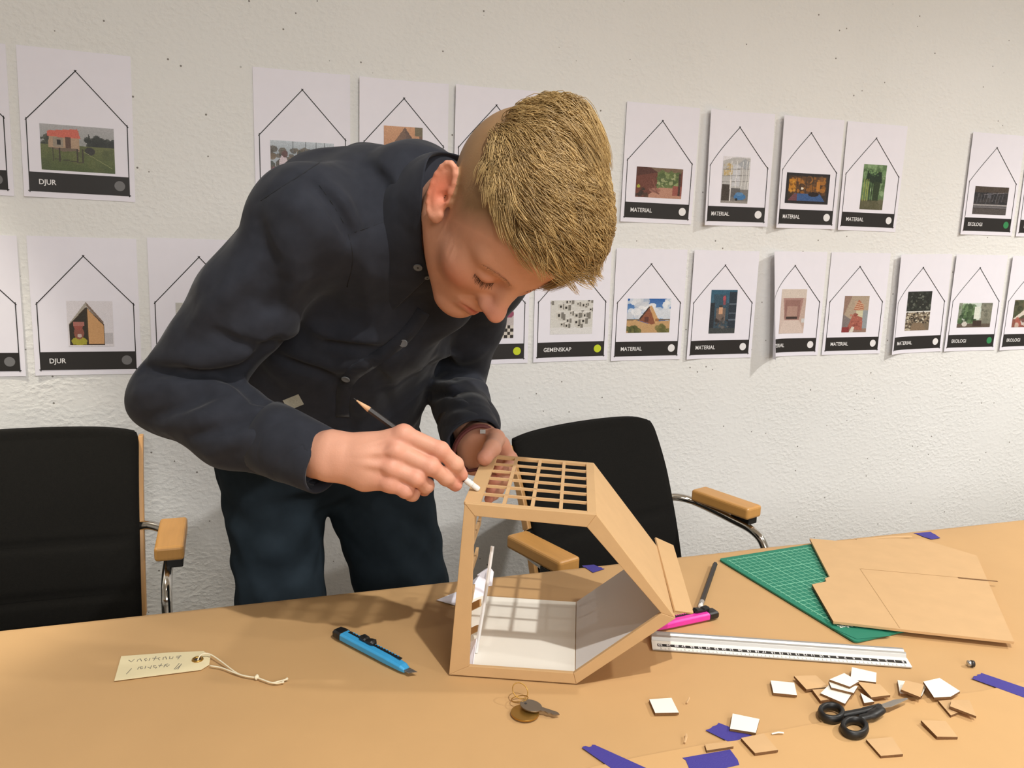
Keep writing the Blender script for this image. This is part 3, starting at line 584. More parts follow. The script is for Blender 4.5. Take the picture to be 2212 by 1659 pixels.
# overlapping tab along the ridge
def ridge_pt(px, py, z): p = on_z(px, py, TZ + z) - MA; return np.array([p @ ma, p @ mn, z])
b = MB(); tq = [ridge_pt(1428, 1174, .088), ridge_pt(1452, 1180, .081), ridge_pt(1495, 1327, .079), ridge_pt(1468, 1329, .091)]; tq[0] += (-.010, 0, .0072); tq[3] += (-.007, 0, .0036)
b.slab(tq, (.0018, 0, .0018)); b.build('ridge_tab', MATS['board'], house, bevel=.0004)

# white paper scraps behind the model
sc = tag(empty('paper_scrap', T(968, 1300)), 'flat white paper offcut lying left of the house model', 'paper scrap', 'white paper scraps behind the house model')
b = MB(); o0 = T(968, 1300); b.slab([T(943, 1298) - o0 + [0, 0, .001], T(985, 1310) - o0 + [0, 0, .001], T(1018, 1296) - o0 + [0, 0, .008], T(985, 1285) - o0 + [0, 0, .004]], (0, 0, .0005)); b.build('paper', MATS['sheet_paper'], sc)
def crumple(cpx, pts, hs, label):
    o0 = T(*cpx); V = [T(*p, 0.0) for p in pts]; s_ = []
    for v, h in zip(V, hs): s_.append(v - o0 + np.array([0, 0, h]))
    ce = np.mean(s_, 0) + np.array([0, 0, .012]); n = len(s_); m = MB(); m.add(s_ + [ce], [(i, (i + 1) % n, n) for i in range(n)])
    o = m.build('paper_scrap', MATS['sheet_paper']); o.location = o0
    so = o.modifiers.new('thickness', 'SOLIDIFY'); so.thickness = .0005
    return tag(o, label, 'paper scrap', 'white paper scraps behind the house model')
crumple((1030, 1285), [(1003, 1298), (1022, 1303), (1046, 1295), (1052, 1272), (1036, 1268), (1018, 1276), (1008, 1285)], [.002, .004, .003, .012, .02, .014, .006], 'crumpled white paper offcut seen through the base of the house model')
crumple((1052, 1262), [(1030, 1258), (1042, 1262), (1049, 1268), (1063, 1268), (1066, 1257), (1058, 1252), (1048, 1253)], [.012, .004, .001, .002, .016, .02, .018], 'curly white paper cutout at the back of the house model')

# ------------------------------------------------------------------ cutting mat and cardboard on it
m0 = T(1552, 1211); mx_ = T(1842, 1388) - m0; my_ = T(1748, 1180) - m0
ux = mx_ / np.linalg.norm(mx_); uy = my_ - ux * (my_ @ ux); uy /= np.linalg.norm(uy)
ML, MWd = float(np.linalg.norm(mx_)) + .004, 0.222
matE = tag(empty('cutting_mat', m0, math.atan2(ux[1], ux[0])), 'green self-healing cutting mat with white grid under the cardboard', 'cutting mat')
sgn = 1 if np.cross(ux, uy)[2] > 0 else -1
def mp(u, v, z): return (u, sgn * v, z)
b = MB(); r_ = .006; cor = []
for (cx, cy, a0) in ((r_, r_, 180), (ML - r_, r_, 270), (ML - r_, MWd - r_, 0), (r_, MWd - r_, 90)):
    for k in range(5): a = math.radians(a0 + 22.5 * k); cor.append(mp(cx + r_ * math.cos(a), cy + r_ * math.sin(a), .0009))
b.slab(cor, (0, 0, .0024)); b.build('mat_sheet', MATS['mat_green'], matE)
def mline(b, u0, v0, u1, v1, w, z=.0034):
    d = np.array([u1 - u0, v1 - v0]); d /= np.linalg.norm(d); q = np.array([-d[1], d[0]]) * w / 2
    b.slab([mp(u0 + q[0], v0 + q[1], z), mp(u1 + q[0], v1 + q[1], z), mp(u1 - q[0], v1 - q[1], z), mp(u0 - q[0], v0 - q[1], z)], (0, 0, .0001))
b = MB(); c_ = .0105; mg = .0115; nu = int((ML - 2 * mg) / c_); nv = 19
for i in range(nu + 1): mline(b, mg + i * c_, mg, mg + i * c_, mg + nv * c_, .0009 if i % 5 else .0016)
for j in range(nv + 1): mline(b, mg, mg + j * c_, mg + nu * c_, mg + j * c_, .0009 if j % 5 else .0016, .0035)
for i in range(nu + 1): mline(b, mg + i * c_, mg - .004, mg + i * c_, mg - .001, .0008)
for j in range(nv + 1): mline(b, mg - .004, mg + j * c_, mg - .001, mg + j * c_, .0008)
b.build('grid_lines', MATS['mat_line'], matE)
b = MB()
blank = [T(1797, 1362), T(1850, 1386), T(1925, 1379), T(1893, 1362)]
R2 = np.array([[ux[0], ux[1]], [uy[0], uy[1]]])
bl = [(float((p - m0) @ ux), float((p - m0) @ uy)) for p in blank]
b.slab([mp(u, v, .0037) for u, v in bl], (0, 0, .0001)); b.build('plain_corner', MATS['mat_green'], matE)
v, f = text_mesh('ing Mat', .013, .0003)
p0 = T(1823, 1355); v3 = [(p0 - m0) + (T(1808, 1358) - p0) / np.linalg.norm(T(1808, 1358) - p0) * q[0] * -1 for q in v[:0]]
dirx = (T(1826, 1356) - T(1860, 1350)); dirx[2] = 0; dirx /= np.linalg.norm(dirx); diry = np.array([-dirx[1], dirx[0], 0])
org = T(1856, 1349)
P3 = [(org + dirx * q[0] + diry * q[1]) - m0 for q in v]
b = MB(); b.add([mp(float(p @ ux), float(p @ uy), .0041) for p in P3], f); b.build('mat_lettering', MATS['mat_mark'], matE)
c1 = [(1749, 1163), (1806, 1169), (1920, 1160), (2010, 1157), (2230, 1175), (2230, 1392), (2190, 1386), (1988, 1364), (1798, 1342), (1754, 1260), (1786, 1255), (1783, 1248), (1794, 1246), (1789, 1240)]
c1 = [(1749, 1163), (1806, 1168), (1922, 1163), (1990, 1164), (2110, 1200), (2191, 1386), (1988, 1364), (1800, 1342), (1754, 1262), (1785, 1256), (1782, 1249), (1792, 1246), (1788, 1238)]
cb = [on_z(*p, TZ + .010) for p in c1]
o0 = np.mean(cb, 0); b = MB(); b.slab([p - o0 for p in cb], (0, 0, -.0035)); o = b.build('cardboard_sheet', [MATS['board_dark']]); o.location = o0
tag(o, 'large brown cardboard offcut with notched edge lying over the cutting mat', 'cardboard')
b = MB()
for (pa, pb, w) in (((2070, 1248), (2155, 1256), .004),): 
    a_, e_ = on_z(*pa, TZ + .0103), on_z(*pb, TZ + .0103); d = (e_ - a_) / np.linalg.norm(e_ - a_); q = np.array([-d[1], d[0], 0]) * w / 2
    b.slab([a_ - q - o0, e_ - q - o0, e_ + q - o0, a_ + q - o0], (0, 0, .0002))
b.build('cut_slot', MATS['board_edge'], o)
b = MB()
for (pa, pb) in (((1858, 1228), (1944, 1356)), ((1858, 1228), (2070, 1247))):
    a_, e_ = on_z(*pa, TZ + .0103), on_z(*pb, TZ + .0103); d = (e_ - a_) / np.linalg.norm(e_ - a_); q = np.array([-d[1], d[0], 0]) * .0005
    b.slab([a_ - q - o0, e_ - q - o0, e_ + q - o0, a_ + q - o0], (0, 0, .0001))
b.build('score_line', MATS['board'], o)
# dark raw edge along the near side
b = MB(); 
for k in range(7, 9):
    a_, e_ = cb[k] - o0, cb[k + 1] - o0; b.slab([a_ + [0, 0, -.0003], e_ + [0, 0, -.0003], e_ + [0, 0, -.0034], a_ + [0, 0, -.0034]], (-.0003, -.0006, 0))
b.build('corrugated_edge', MATS['board_edge'], o)
# thin curled strip at the far edge
st = [T(1850, 1166, .004), T(1915, 1160, .009), T(1968, 1158, .006)]
b = MB(); b.tube([p - st[1] for p in catmull(st, 5)], .0035, 6, flat=.25); o = b.build('cardboard_strip', MATS['board_dark']); o.location = st[1]; tag(o, 'thin curled cardboard strip at the far edge of the table', 'cardboard strip')

# ------------------------------------------------------------------ ruler
z0, z30 = T(1947.9, 1425.3, .004), T(1430.4, 1389.5, .004); ru = (z30 - z0) / np.linalg.norm(z30 - z0)
ruler = tag(empty('ruler', z0 - [0, 0, .004], math.atan2(ru[1], ru[0])), 'long aluminium safety ruler with a black and white centimetre scale', 'ruler')
# local x runs from 0 to 30 cm, local -y is the far side seen from the camera (rotated half a turn)
RX0, RX1 = -.008, .311
prof = [(.0135, .0006), (.0135, .0022), (-.006, .0042), (-.0075, .0085), (-.0105, .0098), (-.0135, .0075), (-.0165, .0098), (-.0205, .0098), (-.024, .0070), (-.026, .0010), (-.026, .0006)]
b = MB(); n = len(prof); b.add([(RX0, y, z) for y, z in prof] + [(RX1, y, z) for y, z in prof], [tuple(range(n)), tuple(range(n, 2 * n))[::-1]] + [(i, (i + 1) % n, n + (i + 1) % n, n + i) for i in range(n)])
b.build('rail', MATS['aluminium'], ruler, bevel=.0006)
def rz(y): return .0022 + (.0135 - y) / .0195 * .0020
b = MB(); b.add([(RX0, .0133, rz(.0133) + .0002), (RX1, .0133, rz(.0133) + .0002), (RX1, -.0055, rz(-.0055) + .0002), (RX0, -.0055, rz(-.0055) + .0002)], [(0, 1, 2, 3)]); scale = b.build('scale_face', MATS['ruler_white'], ruler)
b = MB(); b.add([(-.004, .0070, rz(.0070) + .0004), (.304, .0070, rz(.0070) + .0004), (.304, .0014, rz(.0014) + .0004), (-.004, .0014, rz(.0014) + .0004)], [(0, 1, 2, 3)]); b.build('scale_band', MATS['print_black'], ruler)
b = MB()
for k in range(31):
    v, f = text_mesh(str(k), .0056, .0001); v = v - v.mean(0); b.add([(k * .01 - q[0] * -1 * 1.0, .0042 + q[1], rz(.0042 + q[1]) + .0006) for q in v], f)
b.build('scale_numbers', MATS['print_white'], ruler)
b = MB()
for k in range(0, 301, 5):
    L_ = .004 if k % 10 == 0 else .0025; x = k / 1000; b.add([(x - .0002, .0132, rz(.0132) + .0005), (x + .0002, .0132, rz(.0132) + .0005), (x + .0002, .0132 - L_, rz(.0132 - L_) + .0005), (x - .0002, .0132 - L_, rz(.0132 - L_) + .0005)], [(0, 1, 2, 3)])
b.build('scale_ticks', MATS['print_grey'], ruler)

# ------------------------------------------------------------------ pencils
def pencil(tip, end, label, ferrule_len=.012, eras=.008, R=.0037, sharp=True, worn=False):
    tip = np.array(tip, float); end = np.array(end, float); d = end - tip; L_ = np.linalg.norm(d)
    o = empty('pencil', tip); o.rotation_mode = 'QUATERNION'; o.rotation_quaternion = Vector(d).to_track_quat('X', 'Z')
    tag(o, label, 'pencil')
    c0 = .022 if sharp else 0.0; fe = L_ - ferrule_len - eras
    b = MB(); b.tube([(c0, 0, 0), (c0 + .001, 0, 0), (fe, 0, 0)], [R * .97, R, R], 6); b.build('barrel', MATS['pencil_black'], o)
    if sharp:
        b = MB(); b.tube([(.0045, 0, 0), (c0 + .0006, 0, 0)], [.0008, R * .96], 12); b.build('sharpened_wood', MATS['pencil_wood'], o, True)
        b = MB(); b.tube([(0, 0, 0), (.0046, 0, 0)], [.0002, .00085], 8); b.build('lead', MATS['graphite'], o, True)
    xs = [fe] + [fe + ferrule_len * t for t in (.15, .25, .35, .5, .65, .75, .85, 1)]; rs = [R * 1.02, R * 1.04, R * .95, R * 1.05, R * 1.05, R * .96, R * 1.05, R * 1.04, R * 1.0]
    b = MB(); b.tube([(x, 0, 0) for x in xs], rs, 14); b.build('ferrule', MATS['ferrule' if not worn else 'eraser'], o, True)
    b = MB(); b.tube([(fe + ferrule_len - .001, 0, 0), (L_ - .0018, 0, 0), (L_ - .0004, 0, 0), (L_, 0, 0)], [R * .93, R * .93, R * .75, R * .35], 14); b.build('eraser', MATS['eraser'], o, True)
    return o
E_top = MA + ma * .0 + mn * 0
PEN_END = on_z(1035, 1058, TZ + .2155); PEN_TIP = on_y(763, 859.6, -1.050)
pencil(PEN_TIP, PEN_END, 'sharpened black pencil held in the person\'s fingers, eraser on the model', .011, .010, worn=True)
pencil(T(1545, 1218, .0045), T(1512, 1312, .0045), 'blunt black pencil lying on the paper beside the cutting mat', sharp=False)

# ------------------------------------------------------------------ snap-off knives
def knife(a, e, m, label, side=1, slider=.40, blade=.012):
    """a: capped end, e: blade end, on the table"""
    a = np.array(a); e = np.array(e); d = e - a; L_ = np.linalg.norm(d)
    o = empty('utility_knife', a, math.atan2(d[1], d[0])); tag(o, label, 'knife')
    w, h = .0165, .010; B = L_ - blade
    def ring(x, ww, hh, yo=0): return [(x, yo - ww / 2, hh * .15), (x, yo - ww / 2 + .002, 0.0), (x, yo + ww / 2 - .002, 0), (x, yo + ww / 2, hh * .15), (x, yo + ww / 2, hh * .8), (x, yo + ww / 2 - .0025, hh), (x, yo - ww / 2 + .0025, hh), (x, yo - ww / 2, hh * .8)]
    def loft(b, rs):
        n = 8; b.add([p for r in rs for p in r], [tuple(range(n))[::-1], tuple(range((len(rs) - 1) * n, len(rs) * n))] + [(i * n + k, i * n + (k + 1) % n, (i + 1) * n + (k + 1) % n, (i + 1) * n + k) for i in range(len(rs) - 1) for k in range(n)])
    b = MB(); loft(b, [ring(.013, w * .98, h), ring(.03, w, h), ring(B - .03, w * .92, h * .95), ring(B - .006, w * .78, h * .75), ring(B, w * .6, h * .5)]); b.build('handle', m, o, bevel=.0006)
    b = MB(); loft(b, [ring(0, w * .6, h * .7), ring(.004, w * .95, h), ring(.012, w * 1.05, h * 1.06), ring(.018, w * 1.05, h * 1.06), ring(.0185, w * .9, h)]); b.build('end_cap', MATS['black_plastic'], o, bevel=.0006)
    b = MB(); s_ = side * .0036; b.box(((.022 + B - .012) / 2, s_, h + .00005), (B - .036, .0042, .0006)); b.build('slot', MATS['black_plastic'], o)
    b = MB(); n_ = 17
    for k in range(n_): x = .03 + (B - .05) * k / (n_ - 1); b.box((x, s_ + side * .0016, h + .0005), (.0018, .0018, .0008))
    b.build('rack', m, o)
    b = MB(); xs = L_ * slider; loft(b, [ring(xs - .012, .004, .004, s_), ring(xs - .009, .010, .0055, s_), ring(xs - .002, .010, .0045, s_), ring(xs, .009, .003, s_), ring(xs + .004, .010, .0045, s_), ring(xs + .011, .010, .0058, s_), ring(xs + .014, .006, .003, s_)])
    sl = b.build('slider', MATS['black_plastic'], o, bevel=.0005); sl.location = (0, 0, h)
    if blade > .004:
        b = MB(); b.add([(B - .002, -.0045, .0030), (L_ - .004, -.0045, .0030), (L_ + .002, .0045, .0030), (B - .002, .0045, .0030), (B - .002, -.0045, .0036), (L_ - .004, -.0045, .0036), (L_ + .002, .0045, .0036), (B - .002, .0045, .0036)], [(0, 3, 2, 1), (4, 5, 6, 7), (0, 1, 5, 4), (1, 2, 6, 5), (2, 3, 7, 6), (3, 0, 4, 7)]); bl_ = b.build('blade', MATS['steel'], o)
        b = MB()
        for k in range(3): x = B + k * .0045; b.add([(x, -.0045, .0037), (x + .0005, -.0045, .0037), (x + .0035, .0045, .0037), (x + .003, .0045, .0037)], [(0, 1, 2, 3)])
        b.build('snap_line', MATS['graphite'], bl_)
    return o
knife(T(725, 1370, .002), T(893, 1459, .002), MATS['blue_plastic'], 'light blue snap-off utility knife left of the house model')
knife(T(1548, 1330, .002), T(1408, 1361, .002), MATS['pink_plastic'], 'pink utility knife with black cap beside the model ridge', side=-1, slider=.22, blade=.002)

# ------------------------------------------------------------------ paper tag with string
tq = [T(247, 1473), T(262, 1420), T(372, 1411.5), T(440, 1409), T(455, 1419), T(452, 1438), T(434, 1449)]
tg = tag(empty('luggage_tag', T(350, 1440)), 'cream card tag with handwriting, eyelet and knotted string', 'tag'); o0 = T(350, 1440)
b = MB(); b.slab([p - o0 + [0, 0, .0010] for p in tq], (0, 0, .0006)); b.build('tag_card', MATS['tag_card'], tg)
b = MB(); b.ring(T(427, 1428) - o0 + [0, 0, .0020], (0, 0, 1), .0052, .0016, 24, 8); b.build('eyelet', MATS['brass'], tg, True)
b = MB(); ee = T(427, 1428) - o0 + [0, 0, .0018]; b.slab([ee + np.array([.0040 * math.cos(a), .0040 * math.sin(a), 0]) for a in np.linspace(0, 6.283, 16, endpoint=False)], (0, 0, .0003)); b.build('eyelet_hole', MATS['graphite'], tg)
S0 = lambda *p: T(*p[:2], p[2] if len(p) > 2 else .003) - o0
b = MB(); b.tube(catmull([S0(426, 1430, .002), S0(431, 1418, .006), S0(440, 1412, .007), S0(455, 1414, .006), S0(478, 1429, .005), S0(512, 1454, .003), S0(535, 1461), S0(556, 1464)], 6), .0009, 6)
b.tube(catmull([S0(453, 1438, .003), S0(480, 1443), S0(508, 1454), S0(532, 1461), S0(556, 1464)], 6), .0009, 6)
b.tube(catmull([S0(556, 1464), S0(572, 1470), S0(588, 1475), S0(602, 1472), S0(618, 1468)], 6), .0010, 6); b.tube(catmull([S0(586, 1475), S0(598, 1476), S0(610, 1474)], 5), .0008, 6)
b.tube([S0(616, 1468.5), S0(621, 1466)], [.001, .0018], 6); b.tube([S0(608, 1474.5), S0(613, 1473)], [.001, .0016], 6); strg = b.build('string', MATS['string'], tg, True)
b = MB(); kc = S0(555, 1463, .0032)
for k in range(3): b.ring(kc + np.array([.0008 * (k - 1), .0005 * (k - 1), .0004 * k]), (1, .4 * (k - 1), .3), .0016, .0012, 10, 6)
b.build('knot', MATS['string'], strg, True)
def scribble(strokes, name, w=.00045):
    b = MB()
    for st_ in strokes:
        pts = [T(*p, .0018) - o0 for p in st_]; b.tube(pts, w, 4)
    b.build(name, MATS['ink'], tg)
# handwriting read from the far side, as it lies: "Function" above "Material", upside down
up_ = lambda x, y: (x, y)
scribble([[(392, 1434), (384, 1446)], [(390, 1437), (379, 1446)], [(387, 1433), (376, 1446)],
          [(366, 1436), (361, 1440), (357, 1436), (363, 1434)], [(356, 1436), (354, 1441)],
          [(349, 1434), (344, 1441)], [(351, 1438), (342, 1437)], [(337, 1438), (332, 1438), (333, 1442), (339, 1441), (336, 1444)],
          [(327, 1438), (325, 1444), (319, 1441)], [(315, 1439), (313, 1444)], [(308, 1440), (302, 1441), (305, 1445), (309, 1443)], [(300, 1441), (297, 1446)], [(284, 1444), (273, 1456)],
          [(390, 1416), (384, 1424)], [(392, 1417), (381, 1418)], [(388, 1420), (380, 1421)], [(374, 1419), (372, 1423), (366, 1423), (367, 1418)],
          [(360, 1424), (358, 1419), (353, 1420), (352, 1425)], [(346, 1420), (341, 1422), (345, 1426)], [(337, 1418), (332, 1427)], [(339, 1422), (329, 1422)], [(324, 1422), (322, 1427)], [(317, 1422), (312, 1424), (315, 1428), (318, 1425)], [(306, 1428), (303, 1423), (298, 1425), (296, 1429)], [(290, 1424), (284, 1430), (278, 1426)]], 'handwriting')

# ------------------------------------------------------------------ scissors
so0 = T(1885, 1535); sci = tag(empty('scissors', so0), 'black-handled scissors with open blades among the cardboard squares', 'scissors')
def sp(px, py, dz): return T(px, py, dz) - so0
def ringpts(cx, cy, rx, ry, ang, n=28, dz=.006):
    out = []
    for k in range(n):
        a = 2 * math.pi * k / n; x = rx * math.cos(a); y = ry * math.sin(a); out.append(sp(cx + x * math.cos(ang) - y * math.sin(ang), cy + x * math.sin(ang) + y * math.cos(ang), dz))
    return out
def loop(b, pts, r, hgt):
    n = len(pts); c = np.mean(pts, 0); vs = []; m_ = 8
    for p in pts:
        d = (p - c); d[2] = 0; d /= np.linalg.norm(d)
        for k in range(m_): a = 2 * math.pi * k / m_; vs.append(p + d * (r * math.cos(a)) + np.array([0, 0, hgt * math.sin(a)]))
    b.add(vs, [(i * m_ + k, ((i + 1) % n) * m_ + k, ((i + 1) % n) * m_ + (k + 1) % m_, i * m_ + (k + 1) % m_) for i in range(n) for k in range(m_)])
b = MB(); loop(b, ringpts(1796, 1540, 24, 14.5, .12), .0032, .0055)
b.tube(catmull([sp(1818, 1546, .006), sp(1840, 1541, .007), sp(1870, 1535, .008), sp(1902, 1527, .008)], 5), [.0042] * 5 + [.0040] * 5 + [.0046] * 5 + [.0046], 8, flat=.8); b.build('handle', MATS['black_plastic'], sci, True)
b = MB(); loop(b, ringpts(1846, 1572, 25, 16.5, .1), .0032, .0055)
b.tube(catmull([sp(1838, 1552, .006), sp(1860, 1551, .007), sp(1882, 1545, .008), sp(1904, 1532, .0085)], 5), [.0030] * 5 + [.0048] * 5 + [.0066] * 5 + [.0058], 8, flat=.7); b.build('handle', MATS['black_plastic'], sci, True)
for q, nm in (([(1904, 1534), (1934, 1522), (1962, 1511), (1958, 1509), (1930, 1513), (1900, 1524)], 0), ([(1900, 1531), (1925, 1528), (1960, 1512), (1961, 1510), (1926, 1520), (1898, 1527)], 1)):
    b = MB(); b.slab([sp(*p, .0085 + .0012 * nm) for p in q], (0, 0, .0010)); b.build('blade', MATS['steel'], sci, bevel=.0002)
b = MB(); b.tube([sp(1897, 1526, .0105), sp(1897, 1526, .0142)], .0026, 12); b.build('pivot', MATS['graphite'], sci)

# ------------------------------------------------------------------ keys
ko = T(1140, 1540); keys = tag(empty('key_ring', ko), 'wire key ring with a round brass fob on the near side of the table', 'key ring')
b = MB(); fc = T(1134, 1542, .0014) - ko; 
ex = T(1165, 1542) - T(1104, 1542); R_f = np.linalg.norm(ex) / 2
b.slab([fc + np.array([R_f * math.cos(a), R_f * math.sin(a), 0]) for a in np.linspace(0, 6.283, 40, endpoint=False)], (0, 0, .0022)); b.build('fob', MATS['brass'], keys, bevel=.0004)
b = MB(); b.ring(T(1123, 1513, .0) - ko + np.array([0, 0, .012]), (.25, -.55, .8), .0095, .0006, 32, 6); b.ring(T(1122, 1520, 0) - ko + np.array([0, 0, .006]), (-.1, .25, .95), .0095, .0006, 32, 6); b.build('split_ring', MATS['brass'], keys, True)
key = tag(empty('door_key', T(1160, 1530)), 'small flat steel key hooked on the key ring', 'key'); ko2 = T(1160, 1530)
hc = T(1147, 1526, .006) - ko2; kd = T(1208, 1546, .003) - T(1147, 1526, .006); kl = np.linalg.norm(kd); kd /= kl; kq = np.cross((0, 0, 1), kd); kq /= np.linalg.norm(kq)
b = MB(); b.slab([hc + kd * (.0125 * math.cos(a)) + kq * (.0105 * math.sin(a)) for a in np.linspace(0, 6.283, 24, endpoint=False)], (0, 0, .0016)); bow = b.build('bow', MATS['key_steel'], key, bevel=.0003)
b = MB(); bl_ = [hc + kd * x + kq * y for x, y in ((.010, .0035), (kl - .003, .0035), (kl, .001), (kl - .002, -.001), (kl - .006, -.0035), (kl - .009, -.0022), (kl - .012, -.0036), (kl - .016, -.0022), (kl - .019, -.0035), (.010, -.0035))]; b.slab(bl_, (0, 0, .0014)); b.build('blade', MATS['key_steel'], key)
b = MB(); hh = hc - kd * .0065 + np.array([0, 0, .0016]); b.slab([hh + np.array([.0016 * math.cos(a), .0016 * math.sin(a), 0]) for a in np.linspace(0, 6.283, 12, endpoint=False)], (0, 0, .0002)); b.build('hole', MATS['graphite'], bow)

# ------------------------------------------------------------------ cardboard squares
def square(px, m, label, dz=0.0010, tilt=(0, 0, 0, 0), th=.0028, grp=None):
    pts = [T(*p, 0) + np.array([0, 0, dz + t]) for p, t in zip(px, tilt)]
    c = np.mean(pts, 0); b = MB(); b.slab([p - c for p in pts], (0, 0, th)); n = len(pts)
    for k in range(2, 2 + n): b.mi[k] = 1
    o = b.build('card_square', [MATS[m], MATS['board_edge']]); o.location = c
    return tag(o, label, 'card square', grp or ('white card squares on the table' if m == 'white_card' else 'brown cardboard squares on the table'))
WQ, BQ = 'white_card', 'board_dark'
square([(1402, 1517), (1450, 1514), (1466, 1546), (1415, 1547)], WQ, 'white card square alone between the keys and the other pieces')
square([(1582, 1549), (1640, 1561), (1632, 1591), (1576, 1582)], WQ, 'white card square lying half on a piece of blue tape', .0016)
square([(1664, 1476), (1715, 1481), (1721, 1508), (1670, 1503)], WQ, 'white card square at the near end of the ruler, alone beside a brown square')
square([(1839, 1452), (1892, 1464), (1891, 1485), (1836, 1479), (1832, 1472)], WQ, 'white card piece farthest from the camera in the pile behind the scissors', .004)
square([(1789, 1490), (1821, 1476), (1853, 1494), (1833, 1506)], WQ, 'white card square topmost of the pile behind the scissors', .0105)
square([(1788, 1488), (1851, 1499), (1842, 1514), (1794, 1502)], WQ, 'white card square second from the top in the pile behind the scissors', .0072)
square([(1771, 1509), (1790, 1490), (1840, 1508), (1824, 1532)], WQ, 'white card square nearest the scissor ring in the pile', .0040)
square([(1858, 1503), (1880, 1516), (1888, 1522), (1866, 1525)], WQ, 'white card corner showing just behind the scissor pivot')
square([(1938, 1475), (2002, 1486), (1990, 1510), (1943, 1504)], WQ, 'white card square under a brown one near the scissor tips', .001)
square([(1992, 1492), (2027, 1484), (2072, 1506), (2052, 1518), (2016, 1520)], WQ, 'white card square leaning on others beyond the scissor tips', .005, (.004, .004, 0, 0, 0))
square([(1714, 1471), (1762, 1465), (1790, 1490), (1741, 1497)], BQ, 'brown cardboard square propped beside the white pile, long edge up', .001, (.003, 0, 0, .001))
square([(1754, 1496), (1782, 1494), (1800, 1516), (1772, 1520)], BQ, 'brown cardboard square mostly under the white pile', .001)
square([(1850, 1486), (1900, 1489), (1922, 1512), (1881, 1517)], BQ, 'brown cardboard square just behind the scissor pivot', .0035, (.002, 0, 0, 0))
square([(1954, 1485), (1994, 1494), (1986, 1522), (1944, 1505)], BQ, 'brown cardboard square on a white one near the scissor tips', .0065)
square([(2026, 1520), (2054, 1518), (2074, 1543), (2053, 1552)], BQ, 'brown cardboard square under the leaning white one', .001)
square([(2054, 1524), (2092, 1528), (2107, 1560), (2050, 1540)], BQ, 'brown cardboard square at the far right of the scattered pieces', .0045, (0, .002, 0, .001))
square([(1988, 1566), (2042, 1564), (2068, 1599), (2023, 1600)], BQ, 'brown cardboard square alone beyond the scissor handles', .001, (.002, 0, 0, .001))
square([(1870, 1604), (1926, 1599), (1950, 1636), (1902, 1640)], BQ, 'brown cardboard square below the scissors at the near edge', .001)
square([(1600, 1602), (1649, 1592), (1680, 1628), (1630, 1635)], BQ, 'brown cardboard square between two pieces of blue tape', .0015)
square([(1522, 1614), (1576, 1609), (1584, 1619), (1526, 1628)], 'board', 'pale brown cardboard piece behind the wide torn tape', .0008)
# bits and pieces
b = MB(); rb0, rb1 = T(2090, 1433, .004), T(2104, 1434, .004); b.tube([rb0 - rb0, (rb1 - rb0) * .5], [.0036, .0038], 12); b.tube([(rb1 - rb0) * .5, (rb1 - rb0)], [.0042, .004], 12, mi=1)
o = b.build('pencil_stub', [MATS['ferrule'], MATS['pencil_black']], None, True); o.location = rb0; tag(o, 'tiny metal and black pencil end lying beyond the ruler', 'pencil end')
for i, (pa, pb, lab) in enumerate((((1479, 1604), (1482, 1585), 'thin cardboard sliver standing near the blue tape'), ((1483, 1518), (1488, 1506), 'small curled cardboard shaving behind the lone white square'), ((1667, 1585), (1693, 1583), 'pale paper sliver on the paper seam'))):
    a_, e_ = T(*pa, .002), T(*pb, .003 if i != 1 else .006); b = MB(); b.tube([(0, 0, 0), (e_ - a_) * .5 + np.array([.001, 0, .001]), e_ - a_], .0012, 5, flat=.4); o = b.build('cardboard_sliver', MATS['board_dark' if i < 2 else 'white_card']); o.location = a_; tag(o, lab, 'sliver', 'slivers on the table')

